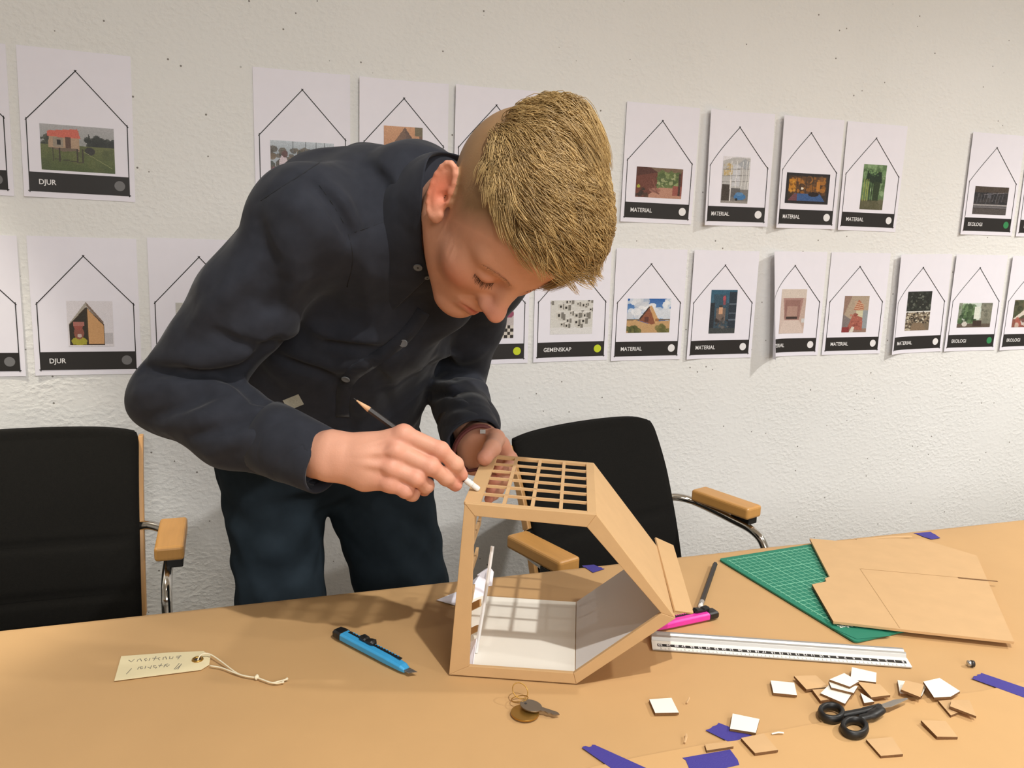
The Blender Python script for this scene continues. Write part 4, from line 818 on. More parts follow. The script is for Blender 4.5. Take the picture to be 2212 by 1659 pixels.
# ------------------------------------------------------------------ chairs
def superbox(b, c, size, R=None, r=.01): b.box(c, size, R)
def make_chair(label):
    root = tag(empty('armchair', (0, 0, 0)), label, 'chair', 'black armchairs along the wall')
    # local frame: x across, -y forward (towards the table)
    prof = [(-.055, .455), (-.045, .49), (.02, .55), (.070, .62), (.105, .68), (.140, .73), (.172, .775), (.192, .802)]   # (y, z) of the backrest front
    prof = [(.050, .445), (.062, .50), (.082, .57), (.102, .63), (.124, .69), (.148, .74), (.172, .782), (.188, .806)]
    pr = catmull(prof, 6); HWD = .2075; n = len(pr)
    # padded cloth: quilted in four channels, rounded top corners
    V = []; nx = 25; seams = [.500, .600]
    for i, p in enumerate(pr):
        y, z = p
        t = (pr[min(i + 1, n - 1)] - pr[max(i - 1, 0)]); t /= np.linalg.norm(t); nrm = np.array([-t[1], t[0]])
        puff = .006
        for s_ in seams: puff -= .0055 * math.exp(-((z - s_) / .006) ** 2)
        wtop = HWD - (.010 * max(0, (z - .775) / .031) ** 2)
        for k in range(nx):
            u = -1 + 2 * k / (nx - 1); ed = (1 - abs(u) ** 8)
            f = np.array([y, z]) + nrm * puff * ed * 1.0
            bow = .010 * (1 - u * u)                      # cloth sags back between the rails
            V.append((u * wtop, f[0] + bow, f[1] - (.005 * abs(u) ** 6 if i > n - 3 else 0) + (.006 * (1 - u * u) if i > n - 4 else 0)))
    m = n * nx; V2 = [(x, y + .020, z) for x, y, z in V]; F = []
    for i in range(n - 1):
        for k in range(nx - 1):
            a = i * nx + k; F.append((a, a + 1, a + nx + 1, a + nx)); F.append((m + a, m + a + nx, m + a + nx + 1, m + a + 1))
    rim = [k for k in range(nx)] + [i * nx + nx - 1 for i in range(1, n)] + [(n - 1) * nx + k for k in range(nx - 2, -1, -1)] + [i * nx for i in range(n - 2, 0, -1)]
    F += [(rim[i], rim[i] + m, rim[(i + 1) % len(rim)] + m, rim[(i + 1) % len(rim)]) for i in range(len(rim))]
    b = MB(); b.add(V, []); b.v += [tuple(v) for v in V2]; b.f = F; b.mi = [0] * len(F); b.build('backrest', MATS['black_fabric'], root, True)
    for sx in (-1, 1):
        b = MB(); q = []
        for p in pr[:-4]: q.append((sx * (HWD + .004), p[0] + .010, p[1]))
        vs = []
        for i, p in enumerate(q):
            for (dx, dy) in ((-.006, .004), (.004, .004), (.004, .026), (-.006, .026)): vs.append((p[0] + dx, p[1] + dy, p[2]))
        k = len(q); b.add(vs, [(i * 4 + j, i * 4 + (j + 1) % 4, i * 4 + 4 + (j + 1) % 4, i * 4 + 4 + j) for i in range(k - 1) for j in range(4)] + [(3, 2, 1, 0), tuple(range(k * 4 - 4, k * 4))]); b.build('back_rail', MATS['beech'], root, bevel=.002)
        # armrest: a block of beech on a black bracket
        b = MB(); b.box((0, 0, 0), (.052, .165, .028)); ar = b.build('armrest', MATS['beech_gold'], root, bevel=.006, bseg=3); ar.location = (sx * .275, -.002, .632)
        b = MB(); b.box((sx * .008, -.048, -.0225), (.030, .052, .017)); b.build('bracket', MATS['black_plastic'], ar, bevel=.002)
        # chrome cantilever tube: back post, under the armrest, down the front, floor runner
        path = [(.195, .118, .618), (.225, .112, .622), (.256, .09, .616), (.268, .05, .609), (.270, -.03, .600), (.270, -.085, .592), (.270, -.118, .570), (.270, -.128, .52), (.270, -.13, .30), (.270, -.13, .06), (.270, -.105, .018), (.270, -.05, .0115), (.270, .25, .0115)]
        b = MB(); b.tube([(sx * x, y, z) for x, y, z in catmull(path, 6)], .0095, 12); b.build('frame_tube', MATS['chrome'], root, True)
    b = MB(); b.tube([(-.27, .25, .0115), (.27, .25, .0115)], .0095, 12); b.build('rear_runner', MATS['chrome'], root, True)
    b = MB(); b.tube([(-.27, -.128, .405), (.27, -.128, .405)], .0085, 10); b.tube([(-.215, .05, .43), (-.268, -.05, .405), (-.27, -.13, .40)], .0085, 10); b.tube([(.215, .05, .43), (.268, -.05, .405), (.27, -.13, .40)], .0085, 10); b.build('seat_support', MATS['chrome'], root, True)
    V = []; F = []; ny = 14
    for i in range(ny):
        y = .05 - .44 * i / (ny - 1); sag = -.016 * math.sin(math.pi * i / (ny - 1)); 
        for k in range(9): u = -1 + k / 4; V.append((u * .215, y, .440 + sag - .012 * (1 - u * u) + .004 * (1 if i % 4 else 0)))
    m = len(V); V += [(x, y, z - .026) for x, y, z in V]
    for i in range(ny - 1):
        for k in range(8): a = i * 9 + k; F += [(a, a + 9, a + 10, a + 1), (m + a, m + a + 1, m + a + 10, m + a + 9)]
    rim = list(range(9)) + [i * 9 + 8 for i in range(1, ny)] + [(ny - 1) * 9 + k for k in range(7, -1, -1)] + [i * 9 for i in range(ny - 2, 0, -1)]
    F += [(rim[i], rim[i] + m, rim[(i + 1) % len(rim)] + m, rim[(i + 1) % len(rim)]) for i in range(len(rim))]
    b = MB(); b.v = V; b.f = F; b.mi = [0] * len(F); b.build('seat', MATS['black_fabric'], root, True)
    return root
def copy_tree(o, parent=None):
    c = o.copy(); COL.objects.link(c)
    if parent: c.parent = parent
    for ch in [x for x in bpy.data.objects if x.parent == o]: copy_tree(ch, c)
    return c
chL = make_chair('black armchair with beech armrest left of the person, cut by the frame')
chR = copy_tree(chL); chR['label'] = 'black armchair turned sideways behind the house model'
chL.location = (-.405, -.332, 0); chL.rotation_euler.z = R_(0.5)
chR.location = (.812, -.483, 0); chR.rotation_euler.z = R_(18.6)

# ------------------------------------------------------------------ implicit-surface modelling: smooth shapes blended on a grid, then meshed
class Field:
    def __init__(s, lo, hi, h):
        s.lo = np.array(lo, float); s.h = h; s.n = np.ceil((np.array(hi) - s.lo) / h).astype(int) + 1
        s.F = np.full(s.n, 0.2, np.float32); s.ax = [(s.lo[i] + h * np.arange(s.n[i])).astype(np.float32) for i in range(3)]
    def sub(s, lo, hi):
        a = np.clip(np.floor((np.array(lo) - s.lo) / s.h).astype(int), 0, s.n); b = np.clip(np.ceil((np.array(hi) - s.lo) / s.h).astype(int) + 1, 0, s.n)
        sl = tuple(slice(a[i], max(b[i], a[i])) for i in range(3))
        return sl, s.ax[0][sl[0]][:, None, None], s.ax[1][sl[1]][None, :, None], s.ax[2][sl[2]][None, None, :]
    def add(s, prim, k=0.01):
        fn, lo, hi = prim; pad = k * 1.5 + 3 * s.h
        sl, X, Y, Z = s.sub(np.array(lo) - pad, np.array(hi) + pad)
        if 0 in [q.stop - q.start for q in sl]: return
        d = fn(X, Y, Z); a = s.F[sl]
        h = np.maximum(k - np.abs(a - d), 0) / max(k, 1e-6); s.F[sl] = np.minimum(a, d) - h * h * k * 0.25
    def cut(s, prim, k=0.005):
        fn, lo, hi = prim; pad = k * 1.5 + 3 * s.h
        sl, X, Y, Z = s.sub(np.array(lo) - pad, np.array(hi) + pad)
        if 0 in [q.stop - q.start for q in sl]: return
        d = -fn(X, Y, Z); a = s.F[sl]
        h = np.maximum(k - np.abs(a - d), 0) / max(k, 1e-6); s.F[sl] = np.maximum(a, d) + h * h * k * 0.25
    def fold(s, pts, amp, w, side=None):
        """raise (amp > 0) or sink a soft ridge along a 3D polyline"""
        pts = [np.array(p) for p in pts]; lo = np.min(pts, 0) - 3 * w; hi = np.max(pts, 0) + 3 * w
        sl, X, Y, Z = s.sub(lo, hi); best = None; n = len(pts) - 1
        for i in range(n):
            a, b = pts[i], pts[i + 1]; ab = b - a; L2 = ab @ ab + 1e-12
            t = np.clip(((X - a[0]) * ab[0] + (Y - a[1]) * ab[1] + (Z - a[2]) * ab[2]) / L2, 0, 1)
            d2 = (X - a[0] - t * ab[0]) ** 2 + (Y - a[1] - t * ab[1]) ** 2 + (Z - a[2] - t * ab[2]) ** 2
            g = (i + t) / n; e = np.exp(-d2 / (w * w)) * (0.35 + 0.65 * np.sin(np.pi * np.clip(g, 0.02, .98)))
            best = e if best is None else np.maximum(best, e)
        s.F[sl] -= (amp * best).astype(np.float32)
    def disp(s, fn, lo=None, hi=None):
        sl, X, Y, Z = s.sub(s.lo if lo is None else lo, (s.lo + s.n * s.h) if hi is None else hi); s.F[sl] -= fn(X, Y, Z).astype(np.float32)
    def at(s, P):
        P = np.atleast_2d(P); q = (P - s.lo) / s.h; q = np.clip(q, 0, s.n - 1.001); i = q.astype(int); f = q - i; r = 0
        for a in (0, 1):
            for b in (0, 1):
                for c in (0, 1):
                    r = r + s.F[i[:, 0] + a, i[:, 1] + b, i[:, 2] + c] * np.abs(1 - a - f[:, 0]) * np.abs(1 - b - f[:, 1]) * np.abs(1 - c - f[:, 2])
        return r
    def grad(s, P):
        P = np.atleast_2d(P); e = s.h; g = np.stack([s.at(P + e * np.eye(3)[i]) - s.at(P - e * np.eye(3)[i]) for i in range(3)], -1)
        return g / (np.linalg.norm(g, axis=1, keepdims=True) + 1e-9)
    def hit(s, o, d, t0, t1, step=None):
        """first point along the line o + d t inside the surface"""
        d = np.array(d) / np.linalg.norm(d); ts = np.arange(t0, t1, step or s.h * .4); P = np.array(o) + ts[:, None] * d
        ins = np.all((P > s.lo) & (P < s.lo + (s.n - 1) * s.h), 1); v = np.where(ins, s.at(P), 1.0); k = np.nonzero(v < 0)[0]
        if len(k) == 0: return None
        return P[k[0]]
    def mesh(s, smooth=1):
        F = s.F; nx, ny, nz = F.shape; I = F < 0
        c = np.zeros((nx - 1, ny - 1, nz - 1), np.uint8)
        for a in (0, 1):
            for b in (0, 1):
                for d in (0, 1): c += I[a:nx - 1 + a, b:ny - 1 + b, d:nz - 1 + d]
        idx = np.argwhere((c > 0) & (c < 8)); n = len(idx)
        vid = np.full(c.shape, -1, np.int32); vid[idx[:, 0], idx[:, 1], idx[:, 2]] = np.arange(n)
        acc = np.zeros((n, 3)); cnt = np.zeros(n)
        cor = [(a, b, d) for a in (0, 1) for b in (0, 1) for d in (0, 1)]; val = {q: F[idx[:, 0] + q[0], idx[:, 1] + q[1], idx[:, 2] + q[2]] for q in cor}
        for q in cor:
            for ax in range(3):
                if q[ax] == 0:
                    p = list(q); p[ax] = 1; p = tuple(p); m = (val[q] < 0) != (val[p] < 0)
                    t = val[q][m] / (val[q][m] - val[p][m]); pt = np.tile(np.array(q, float), (len(t), 1)); pt[:, ax] = t
                    acc[m] += pt; cnt[m] += 1
        V = s.lo + (idx + acc / np.maximum(cnt, 1)[:, None]) * s.h
        quads = []
        for ax in range(3):
            o1, o2 = [(1, 2), (2, 0), (0, 1)][ax]
            A = I[tuple(slice(0, -1) if i == ax else slice(1, -1) for i in range(3))]; B = I[tuple(slice(1, None) if i == ax else slice(1, -1) for i in range(3))]
            e = np.argwhere(A != B); fl = A[e[:, 0], e[:, 1], e[:, 2]]
            e = e + np.array([0 if i == ax else 1 for i in range(3)]); u = np.eye(3, dtype=int)[o1]; v = np.eye(3, dtype=int)[o2]
            g = lambda q: vid[q[:, 0], q[:, 1], q[:, 2]]
            Q = np.stack([g(e - u - v), g(e - v), g(e), g(e - u)], 1); Q[~fl] = Q[~fl][:, ::-1]; quads.append(Q)
        Q = np.vstack(quads); Q = Q[(Q >= 0).all(1)]
        for _ in range(smooth):
            S_ = np.zeros_like(V); C_ = np.zeros(len(V))
            for k in range(4): np.add.at(S_, Q[:, k], V[Q[:, (k + 1) % 4]] + V[Q[:, k - 1]]); np.add.at(C_, Q[:, k], 2)
            V = V * .5 + .5 * S_ / np.maximum(C_, 1)[:, None]
        return V, Q
def fast_mesh(name, V, Q, m, parent=None, col=None):
    me = bpy.data.meshes.new(name); k = Q.shape[1]
    me.vertices.add(len(V)); me.vertices.foreach_set('co', np.asarray(V, np.float32).ravel())
    me.loops.add(Q.size); me.loops.foreach_set('vertex_index', Q.astype(np.int32).ravel())
    me.polygons.add(len(Q)); me.polygons.foreach_set('loop_start', np.arange(0, Q.size, k, dtype=np.int32)); me.polygons.foreach_set('use_smooth', np.ones(len(Q), bool))
    me.update(calc_edges=True); me.validate()
    if col is not None:
        ca = me.color_attributes.new('col', 'FLOAT_COLOR', 'POINT'); ca.data.foreach_set('color', np.concatenate([col, np.ones((len(col), 1))], 1).astype(np.float32).ravel())
    return link(name, me, m, parent)
# primitives: (function, low corner, high corner)
def cap(a, b, ra, rb=None):
    a = np.array(a, float); b = np.array(b, float); rb = ra if rb is None else rb; ab = b - a; L2 = ab @ ab + 1e-12; R = max(ra, rb)
    def fn(X, Y, Z):
        t = np.clip(((X - a[0]) * ab[0] + (Y - a[1]) * ab[1] + (Z - a[2]) * ab[2]) / L2, 0, 1)
        return np.sqrt((X - a[0] - t * ab[0]) ** 2 + (Y - a[1] - t * ab[1]) ** 2 + (Z - a[2] - t * ab[2]) ** 2) - (ra + (rb - ra) * t)
    return fn, np.minimum(a, b) - R, np.maximum(a, b) + R
def ball(c, r): return cap(c, np.array(c) + 1e-6, r)
def ell(c, r, R=None):
    c = np.array(c, float); r = np.array(r, float); R = np.eye(3) if R is None else np.array(R); m = np.max(r)
    def fn(X, Y, Z):
        x, y, z = X - c[0], Y - c[1], Z - c[2]; k0 = 0; k1 = 0
        for i in range(3):
            q = x * R[0, i] + y * R[1, i] + z * R[2, i]; k0 = k0 + (q / r[i]) ** 2; k1 = k1 + (q / r[i] ** 2) ** 2
        k0 = np.sqrt(k0); return k0 * (k0 - 1) / (np.sqrt(k1) + 1e-9)
    return fn, c - m, c + m
def ecap(a, b, ra, rb, ux):
    """tapering limb of elliptical section: ra, rb = (half width along ux, half depth)"""
    a = np.array(a, float); b = np.array(b, float); ab = b - a; L2 = ab @ ab; w = ab / math.sqrt(L2); ux = np.array(ux, float); ux = ux - w * (ux @ w); ux /= np.linalg.norm(ux); uy = np.cross(w, ux); R = max(*ra, *rb)
    def fn(X, Y, Z):
        x, y, z = X - a[0], Y - a[1], Z - a[2]; t = np.clip((x * ab[0] + y * ab[1] + z * ab[2]) / L2, 0, 1)
        x, y, z = x - t * ab[0], y - t * ab[1], z - t * ab[2]
        rx = ra[0] + (rb[0] - ra[0]) * t; ry = ra[1] + (rb[1] - ra[1]) * t; rz = np.minimum(rx, ry)
        p = x * ux[0] + y * ux[1] + z * ux[2]; q = x * uy[0] + y * uy[1] + z * uy[2]; s = x * w[0] + y * w[1] + z * w[2]
        k0 = np.sqrt((p / rx) ** 2 + (q / ry) ** 2 + (s / rz) ** 2); k1 = np.sqrt((p / rx ** 2) ** 2 + (q / ry ** 2) ** 2 + (s / rz ** 2) ** 2)
        return k0 * (k0 - 1) / (k1 + 1e-9)
    return fn, np.minimum(a, b) - R, np.maximum(a, b) + R
def halfspace(p, n, lo, hi):
    p = np.array(p); n = np.array(n, float); n /= np.linalg.norm(n)
    return (lambda X, Y, Z: (X - p[0]) * n[0] + (Y - p[1]) * n[1] + (Z - p[2]) * n[2]), np.array(lo), np.array(hi)

# ------------------------------------------------------------------ the person: joints
HM = np.array([[-0.9393, -0.0231, 0.3423], [-0.3076, -0.3853, -0.8700], [0.1520, -0.9225, 0.3549]])   # columns: his right, forward, up
HT = np.array([0.2969, -1.0483, 0.0082 + CAM[2]])
HS = 1.0
def head_w(p): return (np.asarray(p) * HS) @ HM.T + HT
def head_l(p): return ((np.asarray(p) - HT) @ HM) / HS
J = dict(rs=on_y(668, 478, -.935), el=on_y(380, 852, -.86), wr=on_y(701, 1000, -1.035), ls=on_y(1065, 560, -.78), le=on_y(980, 822, -.63), lw=on_y(1024, 960, -.90),
         c0=on_y(690, 960, -.60), c1=on_y(712, 860, -.64), c2=on_y(765, 665, -.73), c3=on_y(815, 500, -.83), c4=on_y(905, 430, -.895))
LAT = np.array([-.93, -.34, .10]); LATP = np.array([-.975, -.22, 0.0])
person_parts = {}

# ---- head
def build_head(h=0.0017):
    F = Field((-.115, -.16, -.27), (.115, .145, .165), h)
    A = F.add
    A(ell((0, -.013, .044), (.0755, .095, .084)), .01)
    A(ell((0, .034, .050), (.064, .058, .062)), .03)
    A(ell((0, .030, -.018), (.062, .064, .080)), .03)
    for s in (-1, 1):
        A(cap((s * .052, -.004, -.048), (s * .016, .070, -.092), .020, .017), .030)
        A(ball((s * .041, .058, -.018), .021), .025)
        A(cap((s * .046, .066, .033), (s * .012, .083, .031), .0095, .0095), .014)
    A(ball((0, .078, -.092), .0175), .02)
    A(ell((0, .064, -.058), (.032, .030, .024)), .02)
    for s in (-1, 1):
        F.cut(ell((s * .031, .098, .012), (.019, .016, .0125)), .014)
        A(ell((s * .031, .0765, .011), (.0150, .0125, .0125)), .004)
    # nose
    A(cap((0, .084, .030), (0, .107, -.014), .0075, .0095), .014)
    A(ell((0, .1115, -.021), (.0118, .0125, .0105)), .008)
    for s in (-1, 1):
        A(ell((s * .0115, .0985, -.0255), (.0072, .0105, .0080)), .010)
        F.cut(ell((s * .0065, .1035, -.0345), (.0032, .0050, .0045)), .002)
        F.fold([(s * .018, .096, -.026), (s * .025, .086, -.042), (s * .028, .082, -.052)], -.0012, .004)
    # lips
    A(cap((-.021, .086, -.0565), (-.004, .0965, -.0520), .0040, .0052), .006); A(cap((.021, .086, -.0565), (.004, .0965, -.0520), .0040, .0052), .006)
    A(cap((-.018, .0865, -.0640), (0, .0945, -.0660), .0045, .0062), .006); A(cap((.018, .0865, -.0640), (0, .0945, -.0660), .0045, .0062), .006)
    F.fold([(-.025, .086, -.0585), (-.012, .0945, -.0588), (0, .0985, -.0586), (.012, .0945, -.0588), (.025, .086, -.0585)], -.0030, .0020)
    F.fold([(-.014, .088, -.076), (0, .092, -.077), (.014, .088, -.076)], -.0025, .006)
    # eyelid line of the lowered eyes
    for s in (-1, 1):
        F.fold([(s * .0455, .077, .0085), (s * .038, .0865, .0030), (s * .029, .0888, .0018), (s * .018, .0850, .0050)], -.0016, .0015)
        F.fold([(s * .047, .078, .0165), (s * .038, .0870, .0200), (s * .027, .0895, .0205), (s * .016, .0860, .0150)], -.0012, .0018)
    # ears
    for s in (-1, 1):
        c = np.array([s * .0800, -.014, .002]); ex = np.array([s * .52, -.60, -.60]); ex /= np.linalg.norm(ex); ez = np.array([s * .05, -.72, .69]); ez -= ex * (ez @ ex); ez /= np.linalg.norm(ez); en = np.cross(ex, ez)
        R = np.stack([ex, ez, en], 1)
        A(ell(c, (.0135, .0320, .0050), R), .008)
        F.cut(ell(c + en * (.0065 if en[0] * s > 0 else -.0065) - ex * .002 + ez * .003, (.0090, .0220, .0066), R), .0025)
        pr = None; hel = []
        for k in range(15):
            a = math.radians(-150 + 300 * k / 14 * 1.0 + 25); hel.append(c + ex * (.0132 * math.cos(a * 1.0)) + ez * (.0315 * math.sin(a)))
        for k in range(14):
            A(cap(hel[k] + en * (.0016 if en[0] * s > 0 else -.0016), hel[k + 1] + en * (.0016 if en[0] * s > 0 else -.0016), .0032, .0032), .002)
        A(ell(c - ez * .0300 - ex * .004, (.0075, .0085, .0042), R), .006)
        A(cap(c - ex * .0105 + ez * .004, c - ex * .0105 - ez * .008, .0035, .0045), .004)
        A(cap(c + ex * .0045 + ez * .018, c + ex * .0055 - ez * .012, .0024, .0028), .003); F.cut(ball(c - ex * .0045 - ez * .006 + en * (.004 if en[0] * s > 0 else -.004), .0065), .003)
    # neck
    A(cap((0, -.030, -.045), (0, -.036, -.150), .054, .058), .025)
    A(cap((0, -.036, -.150), (0, -.060, -.24), .060, .075), .03)
    for s in (-1, 1): A(cap((s * .055, -.035, -.035), (s * .018, .012, -.160), .013, .012), .02)
    return F
FH = build_head()
def hairline(y, ax):
    """height of the hair's edge on the side/front of the head"""
    return np.interp(y, [-.13, -.085, -.045, -.022, .0, .018, .032, .050, .068, .095], [-.075, -.070, -.045, -.020, -.012, -.004, .022, .048, .066, .082])
def head_colors(V):
    x, y, z = V.T; c = np.tile(np.array(lin((212, 156, 128))), (len(V), 1))
    def mix(m, col): 
        nonlocal c; m = np.clip(m, 0, 1)[:, None]; c = c * (1 - m) + np.array(lin(col)) * m
    g = lambda p, r: np.exp(-(((V - np.array(p)) ** 2).sum(1)) / r ** 2)
    for s in (-1, 1):
        mix(.55 * g((s * .048, .070, -.022), .022), (212, 128, 108)); mix(.85 * g((s * .083, -.016, .0), .026) * (np.abs(x) > .0745), (222, 126, 98))
    mix(.55 * g((0, .112, -.022), .018), (216, 130, 114)); mix(.35 * g((0, .02, -.12), .05), (196, 136, 104))
    lip = np.exp(-((np.abs(z + .0595) / .0070) ** 2)) * (np.abs(x) < .024) * (y > .080); mix(.75 * lip * np.clip(1.2 - np.abs(x) / .024, 0, 1), (190, 92, 82))
    for s in (-1, 1): mix(.35 * g((s * .031, .088, .010), .013), (196, 124, 104))
    # clipped hair at the sides: skin showing through, denser upwards
    ear = (np.abs(x) > .0755) & (z < .036) & (z > -.04) & (y < .012) & (y > -.045)
    d = z - hairline(y, np.abs(x)); f = np.clip(d / .045, 0, 1) ** .8
    mix(np.where(ear, 0, .92 * f), (138, 108, 72))
    mix(np.where(ear | (d > 0), 0, .10 * np.clip(1 + d / .05, 0, 1) * (y < .03)), (150, 110, 80))
    return c
VH, QH = FH.mesh(1); CH = head_colors(VH); VHw = head_w(VH)

# ---- hands
def finger(F, js, rs, k=.004):
    for i in range(len(js) - 1): F.add(cap(js[i], js[i + 1], rs[i], rs[i + 1]), k if i else .006)
    for i in (1, 2): F.add(ball(js[i], rs[i] * 1.03), .003)
def nail(F, tip, dirv, up, r):
    d = np.array(dirv) / np.linalg.norm(dirv); u = np.array(up) - d * (np.array(up) @ d); u /= np.linalg.norm(u); w = np.cross(d, u)
    F.add(ell(np.array(tip) + u * r * .74 - d * r * .1, (r * .85, r * .68, r * .32), np.stack([d, w, u], 1)), .0012)
def px3(l): return [at_d(*q) for q in l]
RH = dict(i=px3([(872, 938, .947), (952, 972, .945), (984, 1003, .954), (997, 1025, .9650)]), m=px3([(856, 973, .941), (930, 1008, .941), (964, 1032, .955), (984, 1048, .968)]),
          r=px3([(846, 1010, .940), (899, 1033, .939), (921, 1049, .954), (917, 1059, .973)]), p=px3([(842, 1043, .944), (876, 1060, .943), (891, 1068, .956), (885, 1071, .973)]),
          t=px3([(752, 975, .968), (838, 972, .988), (925, 1006, .991), (983, 1040, .9830)]))
def build_rhand(h=.0012):
    allp = np.array([p for v in RH.values() for p in v] + [J['wr'] + (J['el'] - J['wr']) * .25]); F = Field(allp.min(0) - .035, allp.max(0) + .03, h)
    w = at_d(712, 984, .956); el = J['el']
    hn = np.cross(RH['i'][0] - w, RH['p'][0] - w); hn /= np.linalg.norm(hn); side = RH['p'][0] - RH['i'][0]; side /= np.linalg.norm(side)
    fa = J['wr'] * .78 + el * .22; fm = J['wr'] * .5 + w * .5 + (el - J['wr']) * .06
    F.add(ecap(fa, fm, (.024, .021), (.0255, .0205), side), .01); F.add(ecap(fm, w, (.0255, .0205), (.0280, .0205), side), .01)
    pal = [at_d(786, 968, .955), at_d(786, 985, .949), at_d(784, 1005, .949), at_d(782, 1024, .953)]
    F.add(ecap(w, at_d(790, 1000, .952), (.0270, .0195), (.0290, .0150), side), .012)
    for f, pm, r in zip('imrp', pal, (.0128, .0128, .0122, .0116)):
        F.add(cap(w * .5 + pm * .5, pm, .0135, r), .015); F.add(cap(pm, RH[f][0], r, r * .82), .012)
    F.add(ecap(at_d(790, 1000, .956), at_d(850, 995, .952), (.0290, .0120), (.0300, .0110), side), .012)
    finger(F, RH['i'], [.0104, .0091, .0084, .0074]); finger(F, RH['m'], [.0106, .0094, .0086, .0076]); finger(F, RH['r'], [.0100, .0090, .0082, .0072]); finger(F, RH['p'], [.0092, .0080, .0073, .0064])
    F.add(cap(RH['t'][0], RH['t'][1], .0150, .0125), .018); finger(F, RH['t'][1:], [.0118, .0104, .0088], .006)
    for f, r in zip('imrp', (.0105, .0108, .0104, .0095)): F.add(ball(RH[f][0] - CF * .003, r * .92), .006)
    # tendons and hollows between them
    for f, a in zip('imr', (.0010, .0012, .0009)): F.fold([w + (RH[f][0] - w) * .35 - CF * .017, w + (RH[f][0] - w) * .65 - CF * .014, RH[f][0] - CF * .010], a, .004)
    for a, b in (('i', 'm'), ('m', 'r'), ('r', 'p')):
        q = (RH[a][0] + RH[b][0]) / 2; F.fold([w + (q - w) * .62 - CF * .014, q - CF * .011], -.0012, .005)
    for f in 'imrp': nail(F, RH[f][3], RH[f][3] - RH[f][2], -CF + CU * .6, .0072 if f != 'p' else .006)
    for f in 'im':
        d = RH[f][1] - RH[f][0]; d /= np.linalg.norm(d); q = np.cross(d, CF); q /= np.linalg.norm(q)
        for e in (-.0022, .0012): c = RH[f][1] + d * e - CF * .009; F.fold([c - q * .005, c, c + q * .005], -.0005, .0011)
    return F
LHD = dict(i=px3([(1083, 960, 1.176), (1103, 990, 1.186), (1100, 1012, 1.160), (1078, 1014, 1.128)]), m=px3([(1072, 978, 1.188), (1095, 1013, 1.190), (1088, 1036, 1.160), (1064, 1038, 1.128)]),
           r=px3([(1058, 994, 1.194), (1080, 1034, 1.190), (1076, 1056, 1.160), (1060, 1060, 1.132)]), p=px3([(1043, 1004, 1.194), (1060, 1046, 1.188), (1066, 1068, 1.164), (1056, 1078, 1.140)]),
           t=px3([(1045, 945, 1.170), (1070, 948, 1.146), (1063, 969, 1.126), (1047, 990, 1.118)]))
LHD['t'][2] = on_z(1063, 968, TZ + .2340); LHD['t'][3] = on_z(1047, 989, TZ + .2245)
def build_lhand(h=.0013):
    allp = np.array([p for v in LHD.values() for p in v] + [J['lw'] + (J['le'] - J['lw']) * .3]); F = Field(allp.min(0) - .035, allp.max(0) + .03, h)
    w = at_d(1026, 956, 1.180); el = J['le']; side = LHD['p'][0] - LHD['i'][0]; side /= np.linalg.norm(side)
    F.add(ecap(w + (el - w) * .3, w, (.028, .022), (.0270, .0195), side), .01)
    F.add(ecap(w, at_d(1050, 975, 1.19), (.0275, .0170), (.0290, .0135), side), .012)
    for f, r in zip('imrp', (.0125, .0125, .0118, .0112)): F.add(cap(w + (LHD[f][0] - w) * .3, LHD[f][0], .0130, r * .85), .014)
    F.add(cap(w, at_d(1022, 1000, 1.185), .0165, .0130), .02); F.add(cap(at_d(1022, 1000, 1.185), LHD['p'][0], .0135, .011), .014)
    finger(F, LHD['i'], [.0104, .0091, .0084, .0074]); finger(F, LHD['m'], [.0106, .0094, .0086, .0076]); finger(F, LHD['r'], [.0100, .0090, .0082, .0072]); finger(F, LHD['p'], [.0092, .0080, .0073, .0064])
    F.add(cap(LHD['t'][0], LHD['t'][1], .0155, .0130), .018); finger(F, LHD['t'][1:], [.0125, .0108, .0096], .006)
    nail(F, LHD['t'][3], LHD['t'][3] - LHD['t'][2], -CF + CR * .5, .0080)
    return F
def hand_colors(V, H):
    c = np.tile(np.array(lin((214, 158, 132))), (len(V), 1)); red = np.array(lin((214, 128, 112)))
    for f in 'imrpt':
        for k, r, a in ((0, .013, .40), (1, .010, .45), (3, .011, .55)):
            m = (a * np.exp(-(((V - H[f][k]) ** 2).sum(1)) / r ** 2))[:, None]; c = c * (1 - m) + red * m
    return c
FR = build_rhand(); VR, QR = FR.mesh(1); CRc = hand_colors(VR, RH)
FL = build_lhand(); VL, QL = FL.mesh(1); CLc = hand_colors(VL, LHD) * .92

